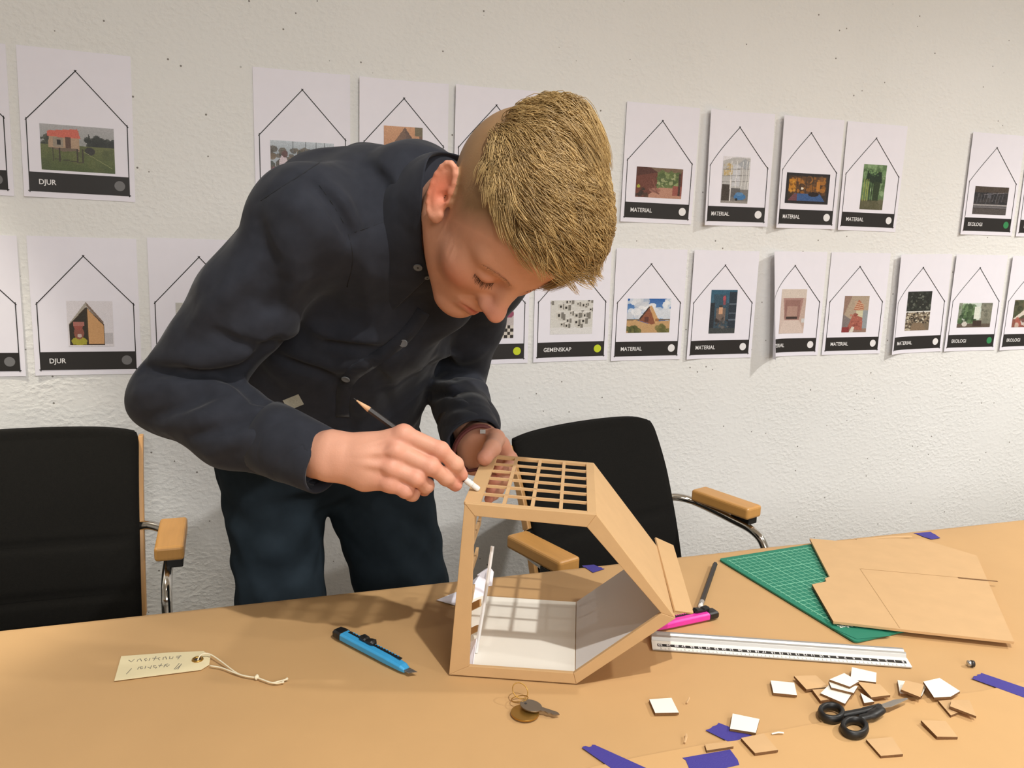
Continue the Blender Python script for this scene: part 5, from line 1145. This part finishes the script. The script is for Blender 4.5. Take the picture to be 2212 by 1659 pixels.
# ---- clothes
hip_r, kn_r, an_r = on_y(585, 1000, -.605), on_y(607, 1290, -.665), None
hip_l, kn_l = on_y(806, 1000, -.60), on_y(868, 1262, -.66)
ft_r = np.array([.095, -.56, .09]); ft_l = np.array([.330, -.54, .09])
kr2 = kn_r + (ft_r - kn_r) * .3 + np.array([.0, -.02, 0]); kl2 = kn_l + (ft_l - kn_l) * .3 + np.array([0, -.02, 0])
def build_jeans(h=.0045):
    F = Field((-.14, -.80, .045), (.46, -.42, .98), h); k = .03
    F.add(ecap(J['c1'] + [0, .01, -.01], J['c0'], (.150, .100), (.168, .108), LATP), .02)
    F.add(ecap(J['c0'], J['c0'] + np.array([0, 0, -.015]), (.172, .110), (.165, .100), LATP), .02)
    F.add(ecap(hip_r, kn_r, (.086, .092), (.067, .068), LATP), .012); F.add(ecap(hip_l, kn_l, (.100, .094), (.078, .074), LATP), .006)
    F.add(cap(kn_r, kr2, .068, .064), .02); F.add(cap(kn_l, kl2, .074, .068), .02)
    F.add(cap(kr2, ft_r, .064, .058), .02); F.add(cap(kl2, ft_l, .066, .058), .02)
    F.disp(lambda X, Y, Z: .0022 * np.sin(46 * Z + 17 * X + 5 * np.sin(22 * X + 9 * Z)) * np.sin(31 * Y + 8 * Z) + .0014 * np.sin(95 * Z - 40 * X + 3 * np.sin(50 * Y)))
    return F
FJ = build_jeans()
def snap(F, pts, dist0=.6, dist1=1.9, off=0.0):
    out = []
    for p in pts:
        d = ray(*p); q = F.hit(CAM, d, dist0, dist1)
        if q is not None: out.append(q - d / np.linalg.norm(d) * off)
    return out
for pts, a, w in (([(560, 1098), (620, 1085), (690, 1075)], -.005, .012), ([(500, 1085), (560, 1070), (640, 1062)], .004, .014), ([(520, 1150), (590, 1190), (680, 1168)], .0035, .013), ([(600, 1120), (650, 1150), (690, 1130)], .004, .014), ([(540, 1215), (610, 1230), (690, 1215)], -.003, .010), ([(720, 1100), (790, 1130), (880, 1180)], .004, .016), ([(830, 1090), (880, 1120), (930, 1170)], -.003, .012)):
    s_ = snap(FJ, pts)
    if len(s_) > 1: FJ.fold(s_, a, w)
def build_shirt(h=.0030):
    allp = np.array(list(J.values())); F = Field(allp.min(0) - [.085, .095, .05], allp.max(0) + [.085, .13, .15], h)
    A = F.add
    A(ecap(J['c0'] + [0, 0, .005], J['c1'], (.178, .118), (.158, .112), LATP), .02)
    A(ecap(J['c1'], J['c2'], (.158, .112), (.165, .122), LAT * .5 + LATP * .5), .03)
    A(ecap(J['c2'], J['c3'], (.165, .122), (.166, .113), LAT), .03)
    A(ecap(J['c3'], J['c4'], (.162, .112), (.092, .068), LAT), .025)
    nb = head_w((0, -.034, -.150))
    A(cap(J['c4'], nb, .064, .054), .025)
    A(cap(nb - [0, 0, .02], J['rs'], .048, .056), .03); A(cap(nb - [0, 0, .02], J['ls'], .048, .056), .03)
    A(cap(J['c3'], J['rs'], .090, .058), .035); A(cap(J['c3'], J['ls'], .090, .058), .035)
    # sleeves
    m_ = (J['rs'] + J['el']) / 2
    A(cap(J['rs'], m_, .061, .061), .03); A(cap(m_, J['el'], .062, .055), .02)
    f1 = J['el'] + (J['wr'] - J['el']) * .42 - np.array([0, 0, .006]); A(cap(J['el'], f1, .055, .0505), .015); A(cap(f1, J['wr'], .0495, .0355), .015)
    f2 = (J['ls'] + J['le']) / 2; A(cap(J['ls'], f2, .060, .051), .03); A(cap(f2, J['le'], .051, .049), .02); A(cap(J['le'], J['lw'], .049, .041), .012)
    # belly drape: the loose front hangs from the chest
    A(cap(on_y(845, 700, -.83), on_y(755, 800, -.74), .050, .045), .05); A(cap(on_y(960, 650, -.86), on_y(850, 720, -.82), .036, .040), .05)
    return F
FS = build_shirt()
d_ = (J['wr'] - J['el']); d_ /= np.linalg.norm(d_); dl_ = (J['lw'] - J['le']); dl_ /= np.linalg.norm(dl_)
def sleeve_end(p, d, r, rin):
    lo, hi = p - .07, p + .07
    FS.cut(halfspace(p, -d, np.minimum(p, p + d * .09) - .055, np.maximum(p, p + d * .09) + .055), .003)
    FS.cut(cap(p - d * .022, p + d * .03, rin, rin), .003)
sleeve_end(J['wr'], d_, .037, .0325); sleeve_end(J['lw'] , dl_, .041, .034)
FS.cut(halfspace((0, 0, .872), (0, 0, 1), (-.3, -.75, .70), (.6, -.4, .872)), .004)
def wrinkle(X, Y, Z):
    a = X * 24 + Z * 17 + 1.6 * np.sin(Y * 19 + Z * 11); b = Z * 31 - X * 13 + 1.8 * np.sin(X * 23 - Y * 15); c = Y * 41 + X * 29 + 1.5 * np.sin(Z * 37)
    return .0036 * np.sin(a) * np.sin(b) + .0024 * np.sin(c + 2 * np.sin(a)) * np.cos(b * .7)
FS.disp(wrinkle)
CREASES = [
    # shoulder and yoke
    ([(682, 405), (719, 445), (741, 478), (757, 510)], -.010, .010), ([(700, 402), (738, 440), (768, 488)], .006, .013), ([(620, 430), (660, 455), (690, 500)], .005, .016),
    ([(800, 360), (836, 392), (852, 430)], -.005, .010), ([(830, 372), (860, 400), (866, 440)], .004, .012),
    # inside of the elbow
    ([(310, 797), (400, 803), (481, 809), (529, 793), (592, 735)], -.010, .010), ([(330, 775), (420, 780), (500, 770), (560, 735)], .006, .016), ([(481, 815), (523, 840), (548, 866), (578, 872)], -.009, .010),
    ([(380, 825), (450, 822), (510, 850), (560, 885)], .006, .014), ([(560, 690), (590, 660), (612, 610)], -.005, .012), ([(520, 720), (570, 690), (640, 690)], .006, .015), ([(470, 720), (540, 750), (590, 745)], -.005, .010),
    # forearm
    ([(320, 905), (400, 880), (480, 850)], -.004, .010), ([(340, 930), (430, 900), (540, 870)], .004, .012), ([(410, 945), (480, 925), (560, 905)], -.004, .009), ([(300, 850), (350, 838), (420, 845)], .004, .012), ([(450, 985), (500, 955), (550, 940)], .0035, .010),
    # upper arm
    ([(420, 700), (480, 640), (560, 570)], .0045, .016), ([(560, 480), (580, 560), (560, 640)], -.004, .014), ([(640, 520), (640, 600), (610, 660)], .004, .016),
    # front
    ([(590, 740), (703, 741), (770, 752), (823, 760), (866, 742)], -.008, .010), ([(600, 720), (700, 722), (800, 735)], .005, .016), ([(780, 520), (790, 600), (800, 690)], .003, .012), ([(846, 500), (850, 580), (856, 690)], -.0025, .009),
    ([(600, 770), (680, 800), (740, 830)], -.006, .010), ([(640, 765), (720, 790), (780, 790)], .005, .013), ([(800, 770), (830, 830), (850, 900)], -.004, .012), ([(720, 830), (740, 880), (760, 930)], -.006, .010),
    # far sleeve
    ([(925, 790), (970, 812), (1040, 822)], -.006, .010), ([(930, 830), (980, 838), (1045, 832)], .006, .012), ([(930, 858), (985, 850), (1050, 868)], -.007, .009), ([(940, 885), (1000, 872), (1060, 900)], .005, .011), ([(940, 760), (990, 775), (1040, 760)], .005, .012), ([(1000, 860), (1040, 880), (1066, 915)], -.005, .008),
]
for pts, a, w in CREASES:
    s_ = snap(FS, pts)
    if len(s_) > 1: FS.fold(s_, a * 2.0, w * .85)
# seams: cuff, yoke, armhole
for pts, a, w in (([(572, 880), (561, 935), (547, 998)], -.0040, .0045), ([(766, 501), (800, 490), (834, 478), (887, 467)], -.0018, .004), ([(556, 436), (600, 408), (640, 383), (690, 350)], -.0018, .004)):
    s_ = snap(FS, pts)
    if len(s_) > 1: FS.fold(s_, a, w)

# ---- assemble the body: one mesh of skin, with the hidden trunk under the clothes
def build_trunk(h=.009):
    F = Field((-.2, -1.12, .03), (.5, -.42, 1.40), h); A = F.add
    A(ecap(J['c0'], J['c1'], (.145, .085), (.130, .085), LATP), .02); A(ecap(J['c1'], J['c2'], (.130, .085), (.140, .095), LAT), .02); A(ecap(J['c2'], J['c3'], (.140, .095), (.145, .095), LAT), .02); A(ecap(J['c3'], J['c4'], (.140, .090), (.075, .06), LAT), .02)
    A(cap(J['c4'], head_w((0, -.05, -.2)), .055, .052), .02)
    for s, e, w in (('rs', 'el', 'wr'), ('ls', 'le', 'lw')): A(cap(J['c3'], J[s], .06, .045), .02); A(cap(J[s], J[e], .045, .037), .02); A(cap(J[e], J[w] + (J[e] - J[w]) * .15, .037, .026), .02)
    for a_, b_, c_, d2 in ((hip_r, kn_r, kr2, ft_r), (hip_l, kn_l, kl2, ft_l)): A(cap(a_, b_, .066, .050), .02); A(cap(b_, c_, .050, .046), .02); A(cap(c_, d2 - [0, 0, .03], .046, .036), .02)
    return F
VT, QT = build_trunk().mesh(1); CT = np.tile(np.array(lin((206, 152, 124))), (len(VT), 1))
Vs, Qs, Cs, off = [], [], [], 0
for v, q, c in ((VHw, QH, CH), (VR, QR, CRc), (VL, QL, CLc), (VT, QT, CT)): Vs.append(v); Qs.append(q + off); Cs.append(c); off += len(v)
PO = np.array([.21, -.60, 0.0])
person = fast_mesh('person', np.vstack(Vs) - PO, np.vstack(Qs), MATS['skin'], None, np.vstack(Cs)); person.location = PO
tag(person, 'young person with fair hair in a dark shirt and jeans, bending over the house model', 'person')
def wear(name, F, m, smooth=2, parent=person):
    V, Q = F.mesh(smooth); o = fast_mesh(name, V - PO, Q, m, parent); return o
shirt = wear('shirt', FS, MATS['shirt_cloth'], 1); jeans = wear('jeans', FJ, MATS['denim'])
for ft, yaw in ((ft_r, .12), (ft_l, -.10)):
    F = Field(ft + [-.09, -.26, -.09], ft + [.09, .10, .10], .006); f_ = np.array([math.sin(yaw) * 1.0, -math.cos(yaw), 0])
    F.add(cap(ft + [0, 0, .03], ft + [0, 0, -.03], .05, .046), .02); F.add(ecap(ft + [0, .02, -.05], ft + f_ * .17 + [0, 0, -.058], (.042, .038), (.040, .028), (1, 0, 0)), .02)
    F.cut(halfspace((0, 0, ft[2] - .088), (0, 0, 1), ft + [-.1, -.3, -.12], ft + [.1, .15, -.088]), .003)
    wear('shoe', F, MATS['leather'], 1)

# ---- hair: a soft cap with several thousand combed strands over it
def wchild(name, b, m, parent=person, smooth=True):
    """a mesh given in world coordinates, worn by the person"""
    o = b.build(name, m, parent, smooth); M = Vector(-PO) if parent is person else Vector(-PO) - Vector(parent.location); o.data.transform(Matrix.Translation(M)); return o
def zlong(x, y):
    """lower edge of the long hair: a bit lower on the sides, higher behind"""
    return np.interp(y, [-.12, -.075, -.045, -.02, .01, .05, .075, .10], [.092, .088, .080, .076, .078, .083, .086, .086])
def hnoise(P, f, s=0.0):
    x, y, z = P.T; return np.sin(f * x + 1.3 * np.sin(f * .7 * y + s) + s) * np.sin(f * .9 * y + 1.1 * np.sin(f * .6 * z + 2 * s)) 
def thick(x, y, z):
    up = np.clip((z - .060) / .050, 0, 1); t = .003 + .014 * up ** .8
    t = t + .010 * np.exp(-(((x + .010) / .050) ** 2 + ((y - .055) / .050) ** 2 + ((z - .105) / .05) ** 2))      # fuller fringe
    t = t + .015 * np.exp(-(((x - .012) / .026) ** 2 + ((y + .062) / .024) ** 2 + ((z - .118) / .035) ** 2))      # tuft standing at the crown
    return t
CAPF = Field((-.115, -.14, .02), (.115, .135, .185), .0022)
_sl, _X, _Y, _Z = CAPF.sub(CAPF.lo, CAPF.lo + CAPF.n * CAPF.h)
_P = np.stack(np.broadcast_arrays(_X, _Y, _Z), -1).reshape(-1, 3).astype(float); _in = np.clip(_P, FH.lo + .002, FH.lo + (FH.n - 2) * FH.h)
_d = FH.at(_in) + np.linalg.norm(_P - _in, axis=1)
_t = .62 * thick(_P[:, 0], _P[:, 1], _P[:, 2]) + .0018 * np.sin(120 * (_P[:, 0] * .8 + _P[:, 1] * .5) + 2 * np.sin(60 * _P[:, 1])) - .002
_edge = (zlong(_P[:, 0], _P[:, 1]) + .004 - _P[:, 2]) * .7
CAPF.F[:] = np.maximum(_d - _t, _edge).reshape(CAPF.F.shape).astype(np.float32)
_v, _q = CAPF.mesh(2)
_hc = np.array(lin((122, 92, 54))) * (1 + .25 * np.sin(_v[:, 0] * 240 + 3 * np.sin(_v[:, 1] * 90)))[:, None]
hair = fast_mesh('hair', head_w(_v) - PO, _q, MATS['hair_strand'], person, _hc)
def strands(n_clump, per, seed):
    g = np.random.default_rng(seed); roots = []
    while len(roots) < n_clump:
        v = g.normal(size=3); v /= np.linalg.norm(v)
        if v[2] < .15: continue
        c = np.array([0, -.012, .045]); p = FH.hit(c + v * .16, -v, 0, .16, .0015)
        if p is None: continue
        if p[2] > zlong(p[0], p[1]) + g.uniform(-.004, .006) and g.uniform() < (1.0 if p[1] > -.05 else .8): roots.append(p)
    R0 = np.array(roots); R0 = np.repeat(R0, per, 0); N = len(R0); cl = np.repeat(np.arange(n_clump), per)
    R0 = R0 + g.normal(0, .0032, R0.shape); R0 = R0 - FH.grad(R0) * FH.at(R0)[:, None]
    ph = g.uniform(0, 6.28, n_clump)[cl]; cj = g.normal(0, 1, (n_clump, 3))[cl]; sj = g.normal(0, 1, (N, 3))
    L = g.uniform(.040, .066, n_clump)[cl] * g.uniform(.75, 1.1, N); x, y, z = R0.T
    near = np.clip((x - .048) / .014, 0, 1)                                     # locks along the near parting fall forward
    L = L * (1 - .38 * near)
    D = np.stack([-.80 * (1 - near) - .30 * near, .46 + .32 * near, .02 - .10 * near], 1)
    crown = np.exp(-(((x - .012) / .030) ** 2 + ((y + .070) / .028) ** 2)); D = D + crown[:, None] * np.array([-.2, .15, .85])
    back = np.clip((-y - .045) / .03, 0, 1) * (1 - crown); D = D + back[:, None] * np.array([0, .25, .1])
    D = D + cj * .20 + sj * .09
    K = 9; pts = np.zeros((K, N, 3)); P = R0.copy(); pts[0] = P - FH.grad(P) * .002
    H0 = thick(x, y, z) * g.uniform(.80, 1.12, N) + .0012 + .006 * crown
    for k in range(1, K):
        s = k / (K - 1); Pc = np.clip(P, FH.lo + .003, FH.lo + (FH.n - 3) * FH.h); G = FH.grad(Pc); T_ = D - G * np.sum(D * G, 1)[:, None]; T_ /= np.linalg.norm(T_, axis=1)[:, None] + 1e-9
        front = np.clip((P[:, 1] - .070) / .02, 0, 1) * np.clip((.112 - P[:, 2]) / .02, 0, 1)        # past the hairline the fringe flies free
        free = np.array([-.50, .70, .05]) + cj * .25
        T_ = T_ * (1 - front[:, None]) + free * front[:, None]; T_ /= np.linalg.norm(T_, axis=1)[:, None]
        P = P + T_ * (L / (K - 1))[:, None]
        Pc = np.clip(P, FH.lo + .003, FH.lo + (FH.n - 3) * FH.h); d = FH.at(Pc) + np.linalg.norm(P - Pc, axis=1)
        want = H0 * np.sin(min(1, s * 2.2 + .15) * math.pi / 2) * (1 - .15 * s) + .0015 * np.sin(s * 5 + ph)
        corr = (want - d) * (1 - .85 * front); P = P + FH.grad(Pc) * corr[:, None]
        P = P + front[:, None] * np.array([-.0004, -.0004, .0004]) * s * 3
        pts[k] = P
    # pull strands of a clump together towards their ends
    for k in range(1, K):
        m = np.zeros((n_clump, 3)); np.add.at(m, cl, pts[k]); m /= per; pts[k] += (m[cl] - pts[k]) * (.55 * k / (K - 1))
    rad = np.array([1, 1, 1, .95, .9, .85, .75, .6, .25]) * .00042
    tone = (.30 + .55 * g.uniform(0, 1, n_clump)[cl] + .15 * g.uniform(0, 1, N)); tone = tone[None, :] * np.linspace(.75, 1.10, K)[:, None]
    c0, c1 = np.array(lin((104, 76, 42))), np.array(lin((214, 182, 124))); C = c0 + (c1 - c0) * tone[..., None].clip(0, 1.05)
    return pts, rad, C
def strand_mesh(name, pts, rad, C, m, parent):
    K, N, _ = pts.shape; W_ = head_w(pts.reshape(-1, 3)).reshape(K, N, 3); t = np.gradient(W_, axis=0); t /= np.linalg.norm(t, axis=2, keepdims=True) + 1e-12
    ref = np.broadcast_to(np.array([.3, .5, .81]), t.shape); u = np.cross(t, ref); u /= np.linalg.norm(u, axis=2, keepdims=True) + 1e-12; w = np.cross(t, u); V = []
    for a in (0, 2.0944, 4.18879): V.append(W_ + (u * math.cos(a) + w * math.sin(a)) * rad[:, None, None])
    V = np.stack(V, 2).reshape(-1, 3); idx = np.arange(K * N * 3).reshape(K, N, 3); Q = []
    for k in range(3): Q.append(np.stack([idx[:-1, :, k], idx[:-1, :, (k + 1) % 3], idx[1:, :, (k + 1) % 3], idx[1:, :, k]], -1).reshape(-1, 4))
    return fast_mesh(name, V - PO, np.vstack(Q), m, parent, np.repeat(C.reshape(-1, 3), 3, 0))
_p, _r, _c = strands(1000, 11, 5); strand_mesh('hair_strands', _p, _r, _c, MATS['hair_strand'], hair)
# a thin far lock hanging past the forehead
_g = np.random.default_rng(11); _n = 170; _a = _g.normal(0, 1, (_n, 3)) * [.006, .0035, .004]; _path = np.array(catmull([(-.030, .072, .098), (-.036, .082, .083), (-.038, .088, .067), (-.034, .093, .052), (-.026, .096, .040)], 2))
_pt = _path[:, None, :] + _a[None] * np.linspace(1, .75, len(_path))[:, None, None]; _tn = (.6 + .4 * _g.uniform(0, 1, _n))[None, :, None]
strand_mesh('far_lock', _pt, np.linspace(1, .3, len(_path)) * .00045, np.broadcast_to(np.array(lin((120, 90, 54))) + (np.array(lin((218, 188, 134))) - np.array(lin((120, 90, 54)))) * _tn, _pt.shape), MATS['hair_strand'], hair)
# lashes and brows
def tuft(name, base, n, L, r, spread, dirv, m, seed, curve=(0, 0, 0)):
    g = random.Random(seed); b = MB(); bp = catmull(base, 8)
    for i in range(n):
        q = bp[int(i / max(1, n - 1) * (len(bp) - 1))]; pl = np.clip(q, FH.lo + .002, FH.lo + (FH.n - 2) * FH.h)[None]
        q = (pl - FH.grad(pl) * FH.at(pl)[:, None])[0]
        d = np.array(dirv, float) + np.array([g.gauss(0, spread) for _ in range(3)]); d /= np.linalg.norm(d); l = L * g.uniform(.7, 1.1)
        b.tube([head_w(q - d * .0005), head_w(q + d * l * .5 + np.array(curve) * l * .2), head_w(q + d * l + np.array(curve) * l * .6)], [r, r * .8, r * .25], 4)
    return wchild(name, b, m)
for s in (1, -1):
    tuft('eyelashes', [(s * .0445, .078, .0075), (s * .038, .087, .0025), (s * .029, .0895, .0012), (s * .019, .086, .004)], 30, .0075 if s > 0 else .0030, .00032, .14, (s * .25, .75, -.62), MATS['lash_hair'], 3 + s, (0, .2, .3))
    tuft('eyebrow', [(s * .012, .092, .031), (s * .025, .092, .036), (s * .038, .084, .036), (s * .048, .072, .031)], 60, .0058, .00024, .2, (s * .85, .25, .25), MATS['brow_hair'], 8 + s)

# ---- collar, cuffs, buttons
def ringmesh(rows, n=48, arc=(0, 2 * math.pi), close=True):
    """rows: functions angle -> point; lofts a band"""
    a = np.linspace(arc[0], arc[1], n, endpoint=not close); V = [f(t) for f in rows for t in a]; F = []
    for i in range(len(rows) - 1):
        for k in range(n if close else n - 1): F.append((i * n + k, i * n + (k + 1) % n, (i + 1) * n + (k + 1) % n, (i + 1) * n + k))
    return V, F
def nk(r, z, fy=0.0, tip=0.0, rise=0.0):
    def f(t):
        # t = 0 at the nape, pi at the throat
        front = .5 - .5 * math.cos(t); x = r * math.sin(t); y = -.036 - r * math.cos(t) * 1.02
        return head_w((x, y + fy * front, z + rise * (.053 * math.sin(t) ** 2 - .042 * front) - .050 * (1 - rise) * front ** 2 - tip * math.exp(-((abs(t - math.pi) - .42) / .22) ** 2)))
    return f
V, F = ringmesh([nk(.080, -.205), nk(.0760, -.150, rise=.4), nk(.0720, -.082, rise=1), nk(.0738, -.077, rise=1), nk(.0775, -.083, rise=1), nk(.0880, -.130, .004, .010, .8), nk(.0980, -.168, .008, .024, .6), nk(.0950, -.172, .006, .024, .6), nk(.0840, -.135, rise=.6)], 56, (-2.86, 2.86), False)
b = MB(); b.add(V, F); collar = wchild('collar', b, MATS['shirt_cloth'], shirt); so = collar.modifiers.new('thickness', 'SOLIDIFY'); so.thickness = .0018; sb = collar.modifiers.new('soft', 'SUBSURF'); sb.levels = sb.render_levels = 1
def cuff(a, bb, t0, t1, r0, r1, side, sq=.86):
    a = np.array(a); bb = np.array(bb); d = bb - a; w = d / np.linalg.norm(d); u = np.array(side) - w * (np.array(side) @ w); u /= np.linalg.norm(u); v = np.cross(w, u)
    rows = []
    for t, k in ((t0, -.002), (t0 + .004, .0006), (t0 * .7 + t1 * .3, .0014), (t0 * .3 + t1 * .7, .0012), (t1 - .006, .0014), (t1, .0004), (t1 - .002, -.0022), (t1 - .06, -.003)):
        r = r0 + (r1 - r0) * (t - t0) / (t1 - t0) + k
        rows.append(lambda ang, t=t, r=r: a + d * t + (u * math.cos(ang) + v * math.sin(ang) * sq) * r * (1 + .025 * math.sin(3 * ang + 5 * t)))
    V, F = ringmesh(rows, 40); b = MB(); b.add(V, F); return wchild('cuff', b, MATS['shirt_cloth'], shirt)
cuff(J['el'], J['wr'], .64, 1.01, .0445, .0375, RH['p'][0] - RH['i'][0], .92)
cuff(J['le'], J['lw'], .66, 1.01, .0455, .0415, LHD['p'][0] - LHD['i'][0], .92)
def disc_on(F, px, r, m, name, parent, h=.0016, lift=.0034):
    q = snap(F, [px])
    if not q: return
    q = q[0]; n = F.grad(q)[0]; u = np.cross(n, (0, 0, 1)); u /= np.linalg.norm(u); v = np.cross(n, u); b = MB(); k = 18; rr = [(r * .99, 0), (r, h * .6), (r * .86, h), (r * .62, h * .7), (0.0001, h * .7)]
    vs = [q + n * (z + lift) + (u * math.cos(6.2832 * i / k) + v * math.sin(6.2832 * i / k)) * R for R, z in rr for i in range(k)]
    b.add(vs, [(j * k + i, j * k + (i + 1) % k, (j + 1) * k + (i + 1) % k, (j + 1) * k + i) for j in range(len(rr) - 1) for i in range(k)]); o = wchild(name, b, m, parent)
    return o
disc_on(FS, (748, 815), .0062, MATS['button'], 'button', shirt); disc_on(FS, (871, 739), .0060, MATS['button'], 'button', shirt)
def collar_button(px, r):
    """a small button sewn on the collar leaf"""
    bpy.context.view_layer.update(); ev = collar.evaluated_get(bpy.context.evaluated_depsgraph_get()); inv = collar.matrix_world.inverted(); d = Vector(ray(*px)).normalized()
    ok, loc, nor, _ = ev.ray_cast(inv @ Vector(CAM), inv.to_3x3() @ d)
    if not ok: return disc_on(FS, px, r, MATS['button'], 'button', shirt)
    q = np.array(collar.matrix_world @ loc); n = np.array(nor); n = n if n @ np.array(d) < 0 else -n; u = np.cross(n, (0, 0, 1)); u /= np.linalg.norm(u); v = np.cross(n, u); b = MB(); k = 16
    for R, z, col in ((r, .0012, 0), (r * .25, .0015, 1)):
        b.slab([q + n * .0003 + (u * math.cos(6.2832 * i / k) + v * math.sin(6.2832 * i / k)) * R for i in range(k)], n * z, col)
    wchild('button', b, [MATS['button'], MATS['button_dark']], shirt, False)
collar_button((903, 577), .0056); collar_button((923, 599), .0036)
def ribbon(name, path, half, m, parent, off=.0016, th=.0014):
    P = catmull([np.array(p, float) for p in path], 6); L_, R2_ = [], []
    for i, p in enumerate(P):
        t = P[min(i + 1, len(P) - 1)] - P[max(i - 1, 0)]; t /= np.linalg.norm(t); n = np.array([-t[1], t[0]]) * half; a = snap(FS, [tuple(p - n)], 1.02); c = snap(FS, [tuple(p + n)], 1.02)
        if a and c and np.linalg.norm(a[0] - c[0]) < .09: L_.append(a[0] + FS.grad(a[0])[0] * off); R2_.append(c[0] + FS.grad(c[0])[0] * off)
    if len(L_) < 3: return
    b = MB(); k = len(L_); b.add(L_ + R2_, [(i, i + 1, k + i + 1, k + i) for i in range(k - 1)]); o = wchild(name, b, m, parent); so = o.modifiers.new('thickness', 'SOLIDIFY'); so.thickness = th; return o
ribbon('placket', [(915, 672), (893, 705), (862, 738), (815, 772), (764, 806), (742, 846), (740, 900)], 15, MATS['shirt_cloth'], shirt)
for path in ([(564, 434), (600, 410), (640, 385), (690, 352)], [(766, 501), (800, 490), (834, 478), (887, 467)], [(690, 400), (722, 446), (750, 500), (762, 560), (750, 620)]):
    s_ = snap(FS, [tuple(p) for p in catmull([np.array(p, float) for p in path], 8)], .7)
    if len(s_) > 3: b = MB(); b.tube([q + FS.grad(q)[0] * .0001 for q in s_], .0008, 5); wchild('seam', b, MATS['shirt_thread'], shirt)
def patch_on(F, quad, m, name, parent, nu=8, nv=5, off=.0012, near=1.13):
    P = []
    for j in range(nv + 1):
        for i in range(nu + 1):
            a, c = i / nu, j / nv; p = np.array(quad[0]) * (1 - a) * (1 - c) + np.array(quad[1]) * a * (1 - c) + np.array(quad[2]) * a * c + np.array(quad[3]) * (1 - a) * c
            P.append(tuple(p))
    s_ = snap(F, P, near)
    if len(s_) < len(P): return None
    s_ = [q + F.grad(q)[0] * off for q in s_]; n = nu + 1; b = MB(); b.add(s_, [(j * n + i, j * n + i + 1, (j + 1) * n + i + 1, (j + 1) * n + i) for j in range(nv) for i in range(nu)]); return wchild(name, b, m, parent)
patch_on(FS, [(611, 864), (645, 850), (657, 872), (624, 886)], MATS['label_cloth'], 'woven_label', shirt)
# bracelet at the far wrist
w_ = J['lw'] + dl_ * .010; b = MB()
sd = LHD['p'][0] - LHD['i'][0]; b.ring(w_, dl_, .0345, .0028, 40, 8, .80, sd); b.ring(w_ + dl_ * .005, dl_ + np.array([.05, 0, .06]), .0345, .0024, 40, 8, .80, sd); br = wchild('bracelet', b, MATS['bracelet_red'])
b = MB(); bq = [at_d(1043, 932, float((w_ - CAM) @ CF) - .022)]; b.box(bq[0], (.0075, .005, .0055), np.stack([CR, CF, CU], 1)); wchild('bead', b, MATS['silver'], br, False)
